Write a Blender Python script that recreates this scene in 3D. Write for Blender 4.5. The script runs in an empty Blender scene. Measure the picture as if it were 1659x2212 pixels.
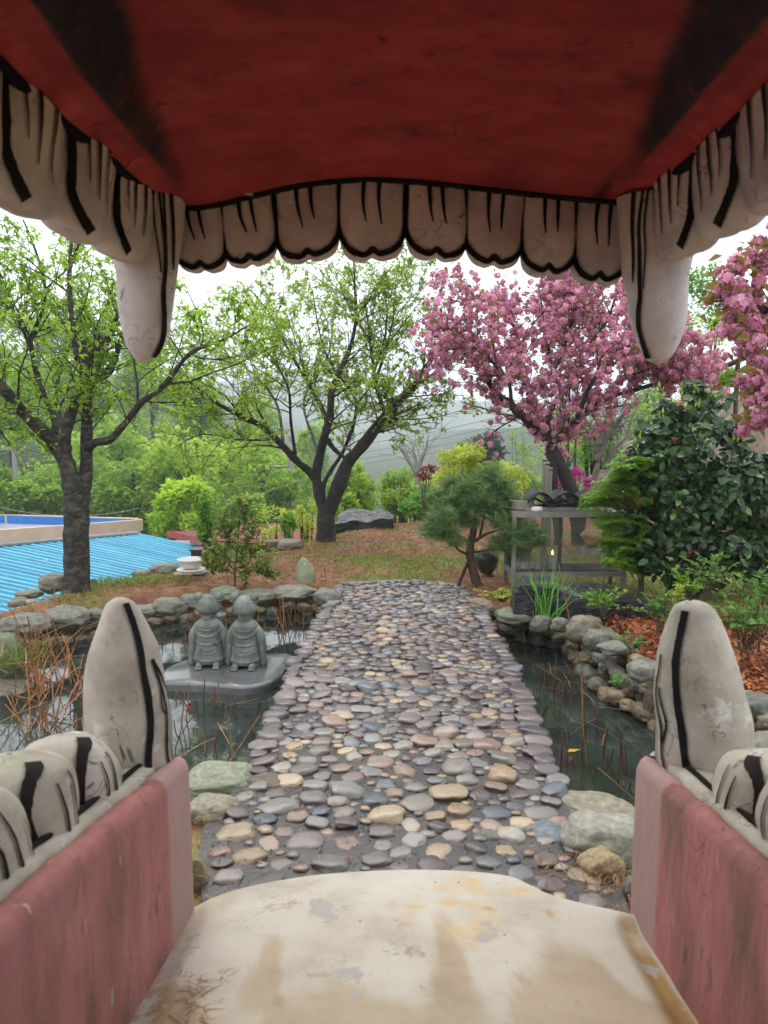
import bpy, bmesh, math, random
import numpy as np
from mathutils import Vector, Matrix, noise as mnoise
R = random.Random(11)
NR = np.random.default_rng(11)
C = bpy.context.scene.collection
PI = math.pi
rad = math.radians

# ------------------------------------------------------------------ camera
FPX, CX, CY, EYE, PITCH = 1555.5, 829.5, 1106.0, 1.5, rad(6.46)
cam = bpy.data.cameras.new('camera'); camo = bpy.data.objects.new('camera', cam); C.objects.link(camo)
camo.location = (0, 0, EYE); camo.rotation_euler = (PI/2-PITCH, 0, 0)
cam.sensor_fit = 'VERTICAL'; cam.sensor_height = 36; cam.sensor_width = 27
cam.lens = 36*FPX/2212; cam.clip_start = .05; cam.clip_end = 3000
cam.dof.use_dof = True; cam.dof.focus_distance = 7.5; cam.dof.aperture_fstop = 4.5
bpy.context.scene.camera = camo

# ------------------------------------------------------------------ sky, sun, exposure
W = bpy.data.worlds.new('World'); bpy.context.scene.world = W; W.use_nodes = True
SUN_EL, SUN_ROT = rad(55), rad(-20)
nt = W.node_tree; nt.nodes.clear()
out = nt.nodes.new('ShaderNodeOutputWorld'); bg = nt.nodes.new('ShaderNodeBackground')
sky = nt.nodes.new('ShaderNodeTexSky'); sky.sky_type = 'NISHITA'; sky.sun_disc = False
sky.sun_elevation = SUN_EL; sky.sun_rotation = SUN_ROT; sky.dust_density = 4; sky.air_density = 1.2
mx = nt.nodes.new('ShaderNodeMix'); mx.data_type = 'RGBA'; mx.inputs[0].default_value = .9
tc = nt.nodes.new('ShaderNodeTexCoord'); sp = nt.nodes.new('ShaderNodeSeparateXYZ')
rp = nt.nodes.new('ShaderNodeValToRGB')
cl = nt.nodes.new('ShaderNodeTexNoise'); cl.inputs['Scale'].default_value = 2.2; cl.inputs['Detail'].default_value = 5
ad = nt.nodes.new('ShaderNodeMath'); ad.operation = 'MULTIPLY_ADD'; ad.inputs[1].default_value = .22
nt.links.new(tc.outputs['Generated'], sp.inputs[0]); nt.links.new(tc.outputs['Generated'], cl.inputs['Vector'])
nt.links.new(cl.outputs['Fac'], ad.inputs[0]); nt.links.new(sp.outputs['Z'], ad.inputs[2]); nt.links.new(ad.outputs[0], rp.inputs[0])
e = rp.color_ramp.elements
e[0].position = .03; e[0].color = (.66, .74, .87, 1)
e[1].position = .75; e[1].color = (1, 1, 1, 1)
x = e.new(.30); x.color = (.82, .875, .94, 1)
SKYV = 15.0
sc_ = nt.nodes.new('ShaderNodeMix'); sc_.data_type = 'RGBA'; sc_.blend_type = 'MULTIPLY'; sc_.inputs[0].default_value = 1
sc_.inputs[7].default_value = (SKYV, SKYV, SKYV, 1)
nt.links.new(rp.outputs[0], sc_.inputs[6])
nt.links.new(sky.outputs[0], mx.inputs[6]); nt.links.new(sc_.outputs[2], mx.inputs[7])
nt.links.new(mx.outputs[2], bg.inputs['Color']); bg.inputs['Strength'].default_value = .12
nt.links.new(bg.outputs[0], out.inputs['Surface'])
sl = bpy.data.lights.new('sun', 'SUN'); sl.energy = 1.0; sl.angle = rad(25); sl.color = (1, .96, .9)
so = bpy.data.objects.new('sun', sl); C.objects.link(so); so.location = (0, 0, 30)
so.rotation_euler = (PI/2-SUN_EL, 0, PI-SUN_ROT)
vs = bpy.context.scene.view_settings
vs.view_transform = 'Standard'; vs.look = 'None'; vs.gamma = 1; vs.use_curve_mapping = False; vs.exposure = 0.28
cy = bpy.context.scene.cycles
cy.max_bounces = 9; cy.diffuse_bounces = 5; cy.glossy_bounces = 3; cy.transmission_bounces = 5; cy.transparent_max_bounces = 8
cy.caustics_reflective = False; cy.caustics_refractive = False; cy.use_denoising = True

# ------------------------------------------------------------------ sight lines of the photograph (pixels of a 1659 x 2212 copy)
CT, ST = math.cos(PITCH), math.sin(PITCH)
def ray(px, py):
    u = (px-CX)/FPX; v = (CY-py)/FPX
    return Vector((u, CT+v*ST, -ST+v*CT))
def at(px, py, Y):
    d = ray(px, py); return Vector((0, 0, EYE))+d*(Y/d.y)
def gz(px, py, z=0.0):
    d = ray(px, py); return Vector((0, 0, EYE))+d*((z-EYE)/d.z)
def mpp(p): return (p.y*CT-(p.z-EYE)*ST)/FPX          # metres per pixel at a point

# ------------------------------------------------------------------ objects
def props(o, label=None, cat=None, group=None, kind=None):
    if label: o['label'] = label
    if cat: o['category'] = cat
    if group: o['group'] = group
    if kind: o['kind'] = kind
    return o
def thing(name, label, cat, loc=(0, 0, 0), rz=0, group=None):
    o = bpy.data.objects.new(name, None); C.objects.link(o); o.location = loc; o.rotation_euler = (0, 0, rz)
    o.empty_display_size = .1
    return props(o, label, cat, group)
def mesh_of(name, V, F, mat, tint=None, col=None, smooth=True):
    """V: n x 3, F: list of (m x k) index arrays or of index lists."""
    m = bpy.data.meshes.new(name)
    V = np.asarray(V, dtype=np.float32).reshape(-1, 3)
    arrs = [np.asarray(f, dtype=np.int32) for f in F] if len(F) and isinstance(F[0], np.ndarray) else None
    if arrs is None:
        m.from_pydata([tuple(v) for v in V.tolist()], [], [list(f) for f in F])
        nf = len(F)
    else:
        arrs = [a for a in arrs if len(a)]
        loops = np.concatenate([a.ravel() for a in arrs]); tot = np.concatenate([np.full(len(a), a.shape[1], np.int32) for a in arrs])
        st = np.concatenate([[0], np.cumsum(tot)[:-1]]).astype(np.int32); nf = len(tot)
        m.vertices.add(len(V)); m.vertices.foreach_set('co', V.ravel())
        m.loops.add(len(loops)); m.loops.foreach_set('vertex_index', loops)
        m.polygons.add(nf); m.polygons.foreach_set('loop_start', st); m.polygons.foreach_set('loop_total', tot)
        m.update(calc_edges=True)
    if tint is not None:
        a = m.attributes.new('tint', 'FLOAT', 'FACE'); a.data.foreach_set('value', np.asarray(tint, np.float32))
    if col is not None:
        a = m.attributes.new('pcol', 'FLOAT_COLOR', 'POINT'); c4 = np.ones((len(V), 4), np.float32); c4[:, :3] = col
        a.data.foreach_set('color', c4.ravel())
    m.polygons.foreach_set('use_smooth', np.full(nf, bool(smooth)))
    if mat: m.materials.append(mat)
    m.update()
    return m
def put(name, mesh, parent=None, loc=(0, 0, 0), rot=(0, 0, 0), scale=(1, 1, 1)):
    o = bpy.data.objects.new(name, mesh); C.objects.link(o)
    if parent: o.parent = parent
    o.location = loc; o.rotation_euler = rot; o.scale = scale
    return o
class MB:
    """collects shapes; build() links them as one mesh object. Points are world points; a parent's location is taken off."""
    def __init__(s): s.V = []; s.F3 = []; s.F4 = []; s.n = 0; s.t3 = []; s.t4 = []
    def add(s, V, F, tint=.5):
        V = np.asarray(V, float).reshape(-1, 3); F = np.asarray(F, np.int32)
        s.V.append(V)
        (s.F3 if F.shape[1] == 3 else s.F4).append(F+s.n)
        (s.t3 if F.shape[1] == 3 else s.t4).append(np.broadcast_to(np.asarray(tint, float), (len(F),)))
        s.n += len(V)
    def tube(s, pts, radii, n=8, cap=True, tint=.5, rough=0):
        P = np.asarray([tuple(p) for p in pts], float); m = len(P)
        r = np.broadcast_to(np.asarray(radii, float), (m,))
        T = np.gradient(P, axis=0); T /= np.linalg.norm(T, axis=1)[:, None]+1e-9
        up = np.array([0, 0, 1.]) if abs(T[:, 2]).mean() < .8 else np.array([1., 0, 0])
        A = np.cross(T, up); A /= np.linalg.norm(A, axis=1)[:, None]+1e-9; B = np.cross(T, A)
        a = np.arange(n)*2*PI/n
        V = P[:, None]+r[:, None, None]*(np.cos(a)[None, :, None]*A[:, None]+np.sin(a)[None, :, None]*B[:, None])
        if rough:
            for a_ in range(m):
                for b_ in range(n):
                    q = Vector(V[a_, b_]); w_ = mnoise.noise(q*7)+.7*mnoise.noise(q*17); V[a_, b_] += (V[a_, b_]-P[a_])*rough*w_
        i = np.arange(m-1)[:, None]*n; j = np.arange(n)[None]; k = (j+1) % n
        F = np.stack([i+j, i+k, i+n+k, i+n+j], -1).reshape(-1, 4)
        s.add(V.reshape(-1, 3), F, tint)
        if cap:
            for ring, c in ((0, P[0]), (m-1, P[-1])):
                Vc = np.vstack([V[ring], c]); f = np.stack([np.arange(n), (np.arange(n)+1) % n, np.full(n, n)], -1)
                s.add(Vc, f, tint)
    def box(s, c, d, rz=0, tint=.5):
        x, y, z = [q/2 for q in d]
        V = np.array([[sx*x, sy*y, sz*z] for sx in (-1, 1) for sy in (-1, 1) for sz in (-1, 1)], float)
        if rz: V[:, :2] = V[:, :2] @ np.array([[math.cos(rz), math.sin(rz)], [-math.sin(rz), math.cos(rz)]])
        F = [[0, 1, 3, 2], [4, 6, 7, 5], [0, 4, 5, 1], [2, 3, 7, 6], [0, 2, 6, 4], [1, 5, 7, 3]]
        s.add(V+np.array(c), F, tint)
    def grid(s, G, tint=.5):
        G = np.asarray(G, float); a, b = G.shape[:2]
        i = np.arange(a-1)[:, None]*b+np.arange(b-1)[None]
        s.add(G.reshape(-1, 3), np.stack([i, i+b, i+b+1, i+1], -1).reshape(-1, 4), tint)
    def lathe(s, prof, c=(0, 0, 0), n=24, tint=.5, sx=1, sy=1):
        a = np.arange(n+1)*2*PI/n
        G = np.array([[(r*math.cos(t)*sx+c[0], r*math.sin(t)*sy+c[1], z+c[2]) for t in a] for r, z in prof])
        s.grid(G[:, ::-1] if False else G, tint)
    def build(s, name, mat, parent=None, smooth=True, tint=False):
        V = np.concatenate(s.V)
        if parent is not None:
            p = parent; off = Vector((0, 0, 0))
            while p: off += Vector(p.location); p = p.parent
            V = V-np.array(off)
        F = []; t = []
        if s.F3: F.append(np.concatenate(s.F3)); t.append(np.concatenate(s.t3))
        if s.F4: F.append(np.concatenate(s.F4)); t.append(np.concatenate(s.t4))
        return put(name, mesh_of(name, V, F, mat, np.concatenate(t) if tint else None, smooth=smooth), parent)
def recalc(o):
    bm = bmesh.new(); bm.from_mesh(o.data); bmesh.ops.remove_doubles(bm, verts=bm.verts, dist=1e-5)
    bmesh.ops.recalc_face_normals(bm, faces=bm.faces); bm.to_mesh(o.data); bm.free(); return o
def spline(pts, n):
    """Catmull-Rom through pts (k x d) -> n samples"""
    P = np.asarray([tuple(p) for p in pts], float)
    if len(P) == 2: return P[0]+(P[1]-P[0])*np.linspace(0, 1, n)[:, None]
    Q = np.vstack([2*P[0]-P[1], P, 2*P[-1]-P[-2]])
    t = np.linspace(0, len(P)-1-1e-6, n); i = t.astype(int); f = (t-i)[:, None]
    a, b, c, d = Q[i], Q[i+1], Q[i+2], Q[i+3]
    return .5*((2*b)+(-a+c)*f+(2*a-5*b+4*c-d)*f**2+(-a+3*b-3*c+d)*f**3)
def sm(x, a=0., b=1.):
    t = np.clip((np.asarray(x, float)-a)/(b-a), 0, 1); return t*t*(3-2*t)

# ------------------------------------------------------------------ materials
def newmat(name):
    m = bpy.data.materials.new(name); m.use_nodes = True; n = m.node_tree; n.nodes.clear()
    o = n.nodes.new('ShaderNodeOutputMaterial'); p = n.nodes.new('ShaderNodeBsdfPrincipled')
    n.links.new(p.outputs[0], o.inputs['Surface']); return m, n, p, o
def ramp(n, stops):
    r = n.nodes.new('ShaderNodeValToRGB'); el = r.color_ramp.elements
    while len(el) < len(stops): el.new(.5)
    for e_, (pos, c) in zip(el, sorted(stops, key=lambda q: q[0])): e_.position = pos; e_.color = (*c[:3], 1)
    return r
def mixn(n, fac, a, b, mode='MIX'):
    m = n.nodes.new('ShaderNodeMix'); m.data_type = 'RGBA'; m.blend_type = mode
    for sock, v in ((0, fac), (6, a), (7, b)):
        if hasattr(v, 'links'): n.links.new(v, m.inputs[sock])
        elif isinstance(v, (int, float)): m.inputs[sock].default_value = v
        else: m.inputs[sock].default_value = (*v[:3], 1)
    return m.outputs[2]
def tex(n, scale, detail=6, rough=.6, vec=None, kind='noise', dist=0):
    t = n.nodes.new('ShaderNodeTexNoise' if kind == 'noise' else 'ShaderNodeTexVoronoi')
    t.inputs['Scale'].default_value = scale
    if kind == 'noise':
        t.inputs['Detail'].default_value = detail; t.inputs['Roughness'].default_value = rough; t.inputs['Distortion'].default_value = dist
    if vec is not None: n.links.new(vec, t.inputs['Vector'])
    return t
def coords(n, stretch=(1, 1, 1), which='Object', shift=True):
    tc = n.nodes.new('ShaderNodeTexCoord'); mp = n.nodes.new('ShaderNodeMapping'); mp.inputs['Scale'].default_value = stretch
    n.links.new(tc.outputs[which], mp.inputs['Vector'])
    if shift:
        oi = n.nodes.new('ShaderNodeObjectInfo'); mu = n.nodes.new('ShaderNodeMath'); mu.operation = 'MULTIPLY'; mu.inputs[1].default_value = 37
        n.links.new(oi.outputs['Random'], mu.inputs[0]); n.links.new(mu.outputs[0], mp.inputs['Location'])
    return mp.outputs[0]
def surf(name, stops, scale=6, rough=.7, bump=.3, bscale=None, bdist=.01, stretch=(1, 1, 1), spots=None, objcol=False, rvar=0, spec=.5, cracks=0, metal=0, vcol=False, detail=8, coat=0, tint=False, hair=None):
    """noise-mottled paint, stone, wood, plaster ...; spots: list of (colour, scale, threshold, softness)"""
    m, n, p, o = newmat(name); v = coords(n, stretch)
    t = tex(n, scale, detail, .62, v); c = ramp(n, stops); n.links.new(t.outputs['Fac'], c.inputs[0]); base = c.outputs[0]
    if vcol:
        a = n.nodes.new('ShaderNodeVertexColor'); a.layer_name = 'pcol'; base = mixn(n, 1, base, a.outputs[0], 'MULTIPLY')
    if tint:
        a = n.nodes.new('ShaderNodeAttribute'); a.attribute_name = 'pcol'; base = mixn(n, 1, base, a.outputs['Color'], 'MULTIPLY')
    for (col, s, th, so_) in (spots or []):
        q = tex(n, s, 5, .65, v); r = ramp(n, [(th, (0, 0, 0)), (min(.99, th+so_), (1, 1, 1))]); n.links.new(q.outputs['Fac'], r.inputs[0])
        base = mixn(n, r.outputs[0], base, col)
    for (col, s, wd) in (hair or []):                       # hairline cracks: where a noise crosses its middle, broken up by a second noise
        q = tex(n, s, 3, .55, v, dist=1.2); a1 = n.nodes.new('ShaderNodeMath'); a1.operation = 'SUBTRACT'; a1.inputs[1].default_value = .5; a2 = n.nodes.new('ShaderNodeMath'); a2.operation = 'ABSOLUTE'
        n.links.new(q.outputs['Fac'], a1.inputs[0]); n.links.new(a1.outputs[0], a2.inputs[0]); r = ramp(n, [(wd*.4, (1, 1, 1)), (wd, (0, 0, 0))]); n.links.new(a2.outputs[0], r.inputs[0])
        q2 = tex(n, s*.9, 2, .5, v); r2 = ramp(n, [(.50, (0, 0, 0)), (.58, (1, 1, 1))]); n.links.new(q2.outputs['Fac'], r2.inputs[0])
        base = mixn(n, mixn(n, 1, r.outputs[0], r2.outputs[0], 'MULTIPLY'), base, col)
    if objcol:
        oi = n.nodes.new('ShaderNodeObjectInfo'); base = mixn(n, 1, base, oi.outputs['Color'], 'MULTIPLY')
    n.links.new(base, p.inputs['Base Color'])
    p.inputs['Roughness'].default_value = rough; p.inputs['Specular IOR Level'].default_value = spec; p.inputs['Metallic'].default_value = metal
    p.inputs['Coat Weight'].default_value = coat; p.inputs['Coat Roughness'].default_value = .08
    if rvar:
        q = tex(n, scale*.7, 4, .6, v); mr = n.nodes.new('ShaderNodeMapRange'); mr.inputs['To Min'].default_value = rough-rvar; mr.inputs['To Max'].default_value = rough+rvar
        mr.inputs['From Min'].default_value = .3; mr.inputs['From Max'].default_value = .7
        n.links.new(q.outputs['Fac'], mr.inputs['Value']); n.links.new(mr.outputs[0], p.inputs['Roughness'])
    if bump:
        q = tex(n, bscale or scale*4, 8, .65, v); hgt = q.outputs['Fac']
        if cracks:
            vo = n.nodes.new('ShaderNodeTexVoronoi'); vo.feature = 'DISTANCE_TO_EDGE'; vo.inputs['Scale'].default_value = cracks
            dv = tex(n, cracks*1.5, 4, .6, v); ws = n.nodes.new('ShaderNodeVectorMath'); ws.operation = 'ADD'
            n.links.new(v, ws.inputs[0]); n.links.new(dv.outputs['Color'], ws.inputs[1]); n.links.new(ws.outputs[0], vo.inputs['Vector'])
            r = ramp(n, [(0, (0, 0, 0)), (.06, (1, 1, 1))]); n.links.new(vo.outputs['Distance'], r.inputs[0])
            mm = n.nodes.new('ShaderNodeMath'); mm.operation = 'ADD'; n.links.new(hgt, mm.inputs[0]); n.links.new(r.outputs[0], mm.inputs[1]); hgt = mm.outputs[0]
        b = n.nodes.new('ShaderNodeBump'); b.inputs['Strength'].default_value = bump; b.inputs['Distance'].default_value = bdist
        n.links.new(hgt, b.inputs['Height']); n.links.new(b.outputs[0], p.inputs['Normal'])
    return m
def leafmat(name, stops, trans=.4, rough=.45, spec=.35, objvar=0, tcol=None):
    m, n, p, o = newmat(name)
    a = n.nodes.new('ShaderNodeAttribute'); a.attribute_name = 'tint'
    c = ramp(n, stops); f = a.outputs['Fac']
    if objvar:
        oi = n.nodes.new('ShaderNodeObjectInfo'); mm = n.nodes.new('ShaderNodeMath'); mm.operation = 'MULTIPLY_ADD'
        mm.inputs[1].default_value = objvar; n.links.new(oi.outputs['Random'], mm.inputs[0]); n.links.new(f, mm.inputs[2])
        m2 = n.nodes.new('ShaderNodeMath'); m2.operation = 'SUBTRACT'; m2.inputs[1].default_value = objvar/2; n.links.new(mm.outputs[0], m2.inputs[0]); f = m2.outputs[0]
    n.links.new(f, c.inputs[0]); n.links.new(c.outputs[0], p.inputs['Base Color'])
    p.inputs['Roughness'].default_value = rough; p.inputs['Specular IOR Level'].default_value = spec
    t = n.nodes.new('ShaderNodeBsdfTranslucent'); n.links.new(mixn(n, 1, c.outputs[0], tcol or (1.1, 1.15, .7), 'MULTIPLY'), t.inputs['Color'])
    x = n.nodes.new('ShaderNodeMixShader'); x.inputs[0].default_value = trans
    n.links.new(p.outputs[0], x.inputs[1]); n.links.new(t.outputs[0], x.inputs[2]); n.links.new(x.outputs[0], o.inputs['Surface'])
    return m
# ------------------------------------------------------------------ palette
MAT = {}
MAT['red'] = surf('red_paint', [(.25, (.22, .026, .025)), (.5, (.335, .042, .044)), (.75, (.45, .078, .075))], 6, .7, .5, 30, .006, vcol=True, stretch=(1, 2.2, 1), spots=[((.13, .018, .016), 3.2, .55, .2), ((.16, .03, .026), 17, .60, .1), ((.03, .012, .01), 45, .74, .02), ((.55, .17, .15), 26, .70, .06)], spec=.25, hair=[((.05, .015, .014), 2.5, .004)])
MAT['tooth'] = surf('grey_white_plaster', [(.25, (.25, .22, .185)), (.5, (.41, .37, .31)), (.75, (.54, .515, .46))], 7, .8, .45, 60, .004, spots=[((.21, .17, .13), 5, .60, .15), ((.66, .65, .62), 9, .62, .1), ((.30, .32, .17), 3, .62, .14), ((.20, .17, .145), 16, .66, .05)], spec=.2, hair=[((.10, .085, .07), 5, .006)])
MAT['upper'] = surf('pinkish_grey_plaster', [(.25, (.38, .345, .345)), (.5, (.60, .56, .55)), (.75, (.75, .725, .715))], 7, .8, .5, 45, .006, spots=[((.25, .20, .17), 4, .58, .16), ((.16, .12, .10), 14, .67, .06), ((.70, .68, .66), 9, .66, .1), ((.30, .25, .22), 22, .67, .04)], spec=.2, hair=[((.16, .12, .11), 6, .006)])
MAT['black'] = surf('black_paint', [(.3, (.004, .004, .004)), (.8, (.016, .014, .013))], 20, .75, .2, 60, .002, spec=.12)
MAT['brown_line'] = surf('brown_black_paint', [(.3, (.008, .006, .005)), (.8, (.028, .019, .015))], 20, .75, .2, 60, .002, spec=.12)
MAT['pink'] = surf('faded_pink_paint', [(.28, (.21, .105, .085)), (.5, (.36, .145, .135)), (.75, (.46, .225, .21))], 5, .8, .8, 35, .010, stretch=(1.3, 1.3, .5), spots=[((.17, .10, .075), 3.2, .53, .16), ((.15, .085, .06), 11, .60, .10), ((.06, .03, .025), 36, .69, .03), ((.52, .33, .31), 19, .66, .05), ((.33, .29, .26), 6.5, .665, .012)], spec=.2, hair=[((.09, .045, .04), 4, .005)])
_n = MAT['pink'].node_tree; _p = next(q for q in _n.nodes if q.type == 'BSDF_PRINCIPLED'); _l = _p.inputs['Base Color'].links[0].from_socket
_tc = _n.nodes.new('ShaderNodeTexCoord'); _sx = _n.nodes.new('ShaderNodeSeparateXYZ'); _n.links.new(_tc.outputs['Object'], _sx.inputs[0])
_nz = tex(_n, 5, 4, .6, coords(_n, (2, 2, .3))); _ad = _n.nodes.new('ShaderNodeMath'); _ad.operation = 'MULTIPLY_ADD'; _ad.inputs[1].default_value = .05; _n.links.new(_nz.outputs['Fac'], _ad.inputs[0]); _n.links.new(_sx.outputs['Y'], _ad.inputs[2])
_mr = _n.nodes.new('ShaderNodeMapRange'); _mr.inputs['From Min'].default_value = .815; _mr.inputs['From Max'].default_value = .835; _n.links.new(_ad.outputs[0], _mr.inputs['Value'])   # the wall's end was painted over paler
_n.links.new(mixn(_n, _mr.outputs[0], _l, (.36, .23, .215)), _p.inputs['Base Color'])
MAT['pinkpale'] = surf('pale_pink_paint', [(.3, (.42, .27, .25)), (.7, (.50, .34, .32))], 9, .75, .25, 50, .003, stretch=(1.5, 1.5, .2), spots=[((.12, .06, .05), 34, .72, .04)], spec=.2)
MAT['tongue'] = surf('beige_worn_paint', [(.3, (.36, .315, .25)), (.5, (.475, .435, .365)), (.8, (.56, .53, .46))], 4, .62, .5, 30, .006, vcol=True, rvar=.15,
                     spots=[((.50, .38, .22), 2.3, .57, .05), ((.36, .335, .31), 4.6, .60, .03), ((.33, .27, .19), 9, .63, .08), ((.11, .09, .075), 21, .70, .03), ((.08, .05, .04), 55, .735, .02)], spec=.35, hair=[((.30, .265, .215), 5, .004)])
MAT['head'] = surf('outer_paint', [(.3, (.45, .30, .12)), (.7, (.58, .42, .2))], 4, .8, .3)
ROCKST = [(.25, (.068, .070, .056)), (.5, (.145, .142, .12)), (.72, (.235, .226, .195))]
MAT['rock'] = surf('river_boulder', ROCKST, 5, .5, .5, 34, .006, objcol=True, rvar=.2, spots=[((.10, .12, .05), 3.5, .60, .16), ((.38, .38, .35), 22, .66, .06), ((.05, .052, .045), 9, .66, .1)])
MAT['drock'] = surf('dark_slate', [(.3, (.008, .009, .011)), (.55, (.026, .028, .033)), (.75, (.12, .125, .14))], 5, .42, 1, 14, .04, stretch=(.7, 1, 2.4), rvar=.2, cracks=2.2)
MAT['trock'] = surf('tan_rock', [(.3, (.20, .16, .13)), (.55, (.33, .28, .24)), (.75, (.46, .41, .36))], 6, .8, .6, 20, .02, spots=[((.15, .14, .12), 3, .58, .1)], objcol=True)
MAT['cob'] = surf('wet_cobble', [(.25, (.42, .42, .42)), (.5, (.70, .69, .68)), (.8, (1.0, .98, .94))], 12, .19, .25, 45, .004, objcol=True, rvar=.14, spec=.6, spots=[((.10, .09, .085), 9, .64, .12)])
MAT['cobm'] = surf('wet_cobble_far', [(.25, (.42, .42, .42)), (.5, (.70, .69, .68)), (.8, (1.0, .98, .94))], 12, .26, .4, 55, .004, tint=True, rvar=.12, spec=.6)
MAT['mortar'] = surf('wet_mortar', [(.3, (.026, .024, .024)), (.55, (.055, .05, .047)), (.8, (.11, .098, .085))], 6, .2, .5, 45, .006, rvar=.2, spots=[((.20, .16, .12), 3, .62, .1)])
MAT['statue'] = surf('green_grey_stone', [(.3, (.075, .09, .075)), (.55, (.185, .208, .18)), (.8, (.27, .295, .26))], 9, .55, .6, 60, .006, spots=[((.23, .27, .12), 5, .62, .14), ((.05, .06, .055), 7, .60, .12), ((.33, .35, .31), 26, .66, .06), ((.06, .07, .06), 40, .66, .05)])
MAT['slab'] = surf('wet_grey_slab', [(.3, (.075, .08, .085)), (.7, (.17, .175, .18))], 5, .10, .2, 30, .004, rvar=.06, spec=.7)
MAT['bark'] = surf('cherry_bark', [(.28, (.009, .008, .007)), (.47, (.028, .023, .019)), (.60, (.080, .070, .056)), (.75, (.17, .15, .12))], 11, .75, 1, 30, .03, stretch=(1, 1, 1.7), spots=[((.014, .012, .010), 2.2, .56, .2), ((.20, .20, .165), 15, .66, .05)])
MAT['barkw'] = surf('wet_black_bark', [(.28, (.006, .0055, .005)), (.5, (.018, .015, .013)), (.65, (.045, .037, .030)), (.8, (.10, .085, .07))], 11, .65, 1, 30, .03, stretch=(1, 1, 1.5), spots=[((.13, .13, .105), 14, .67, .06)])
MAT['barkp'] = surf('pine_bark', [(.3, (.035, .018, .012)), (.7, (.11, .06, .042))], 14, .8, .9, 24, .015)
MAT['twig'] = surf('brown_stem', [(.3, (.06, .04, .025)), (.7, (.13, .09, .055))], 14, .8, .4)
MAT['greytwig'] = surf('grey_twig', [(.3, (.14, .125, .115)), (.7, (.24, .22, .20))], 14, .8, .3)
MAT['steel'] = surf('brushed_steel', [(.3, (.20, .185, .165)), (.7, (.30, .28, .25))], 10, .42, .1, 60, .002, stretch=(1, 1, .1), metal=.75)
MAT['frame'] = surf('grey_brown_frame', [(.3, (.17, .155, .135)), (.7, (.25, .235, .21))], 10, .5, .15, 60, .002)
MAT['fdark'] = surf('dark_frame', [(.3, (.025, .02, .018)), (.7, (.05, .042, .04))], 10, .5, .15)
MAT['tile'] = surf('black_glazed_tile', [(.3, (.005, .005, .006)), (.7, (.016, .016, .018))], 10, .5, .3, 40, .004, spec=.25)
MAT['white'] = surf('white_enamel', [(.3, (.62, .60, .55)), (.7, (.74, .72, .68))], 6, .4, .1, 30, .002, spots=[((.42, .38, .32), 7, .66, .08)])
MAT['basin'] = surf('grey_beige_basin', [(.3, (.34, .30, .27)), (.7, (.44, .40, .36))], 6, .5, .1)
MAT['wax'] = surf('candle_wax', [(.3, (.62, .63, .68)), (.7, (.72, .72, .75))], 12, .5, .2)
MAT['waxp'] = surf('peach_wax', [(.3, (.70, .55, .46)), (.7, (.78, .63, .54))], 12, .5, .2)
MAT['jar'] = surf('dark_glazed_jar', [(.3, (.018, .02, .013)), (.7, (.045, .048, .034))], 8, .3, .2, 20, .004)
MAT['blackplastic'] = surf('black_plastic', [(.3, (.012, .012, .012)), (.7, (.025, .025, .025))], 8, .4, .1)
MAT['reed'] = surf('dead_reed', [(.3, (.21, .075, .025)), (.55, (.33, .14, .05)), (.8, (.43, .25, .11))], 12, .6, .2, objcol=True)
MAT['blueroof'] = surf('blue_sheet_metal', [(.3, (.02, .235, .39)), (.6, (.035, .315, .47)), (.8, (.10, .42, .55))], 3, .45, .08, 20, .004, rvar=.1, spots=[((.30, .52, .66), 9, .70, .03), ((.06, .14, .18), 4, .60, .14), ((.16, .13, .10), 13, .69, .05)], stretch=(.4, 1, 1))
MAT['redroof'] = surf('red_sheet_metal', [(.3, (.17, .038, .036)), (.6, (.24, .065, .06)), (.8, (.34, .16, .15))], 3, .75, .1, 20, .004, stretch=(.3, 1, 1))
MAT['redfascia'] = surf('red_fascia', [(.3, (.33, .05, .05)), (.7, (.42, .09, .085))], 3, .5, .1)
MAT['cream'] = surf('peach_render', [(.3, (.52, .37, .28)), (.7, (.64, .50, .40))], 2.5, .85, .2, 20, .005, spots=[((.70, .66, .62), 2.2, .66, .04), ((.34, .25, .19), 5, .70, .06)])
MAT['bluepaint'] = surf('blue_wall_paint', [(.3, (.012, .13, .48)), (.7, (.03, .21, .58))], 2, .7, .1)
MAT['concrete'] = surf('wet_concrete', [(.3, (.27, .27, .30)), (.7, (.44, .44, .47))], 3, .35, .2, 20, .004)
MAT['pole'] = surf('concrete_pole', [(.3, (.22, .21, .20)), (.7, (.30, .29, .28))], 6, .8, .2)
MAT['wire'] = surf('grey_wire', [(.3, (.16, .17, .18)), (.7, (.2, .21, .22))], 6, .8, 0)
MAT['tarp'] = surf('dark_stone_wall', [(.3, (.05, .046, .04)), (.6, (.10, .09, .08)), (.8, (.17, .155, .135))], 4, .7, .7, 18, .02, cracks=1.6)
L = {}
L['cherry'] = leafmat('cherry_leaf', [(0, (.17, .31, .03)), (.5, (.31, .48, .055)), (1, (.50, .65, .12))], .62)
L['cherryfar'] = leafmat('spring_leaf', [(0, (.19, .29, .04)), (.5, (.33, .45, .075)), (1, (.52, .62, .16))], .62)
L['hill'] = leafmat('hill_leaf', [(0, (.11, .22, .025)), (.45, (.25, .41, .05)), (1, (.50, .63, .10))], .5, objvar=.45)
L['lime'] = leafmat('lime_leaf', [(0, (.17, .31, .03)), (.5, (.30, .46, .05)), (1, (.46, .58, .10))], .45)
L['limebright'] = leafmat('lime_maple_leaf', [(0, (.24, .42, .03)), (.5, (.40, .60, .05)), (1, (.58, .72, .10))], .5)
L['yellowgreen'] = leafmat('yellow_green_leaf', [(0, (.34, .42, .05)), (.5, (.53, .60, .10)), (1, (.66, .71, .20))], .45)
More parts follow.
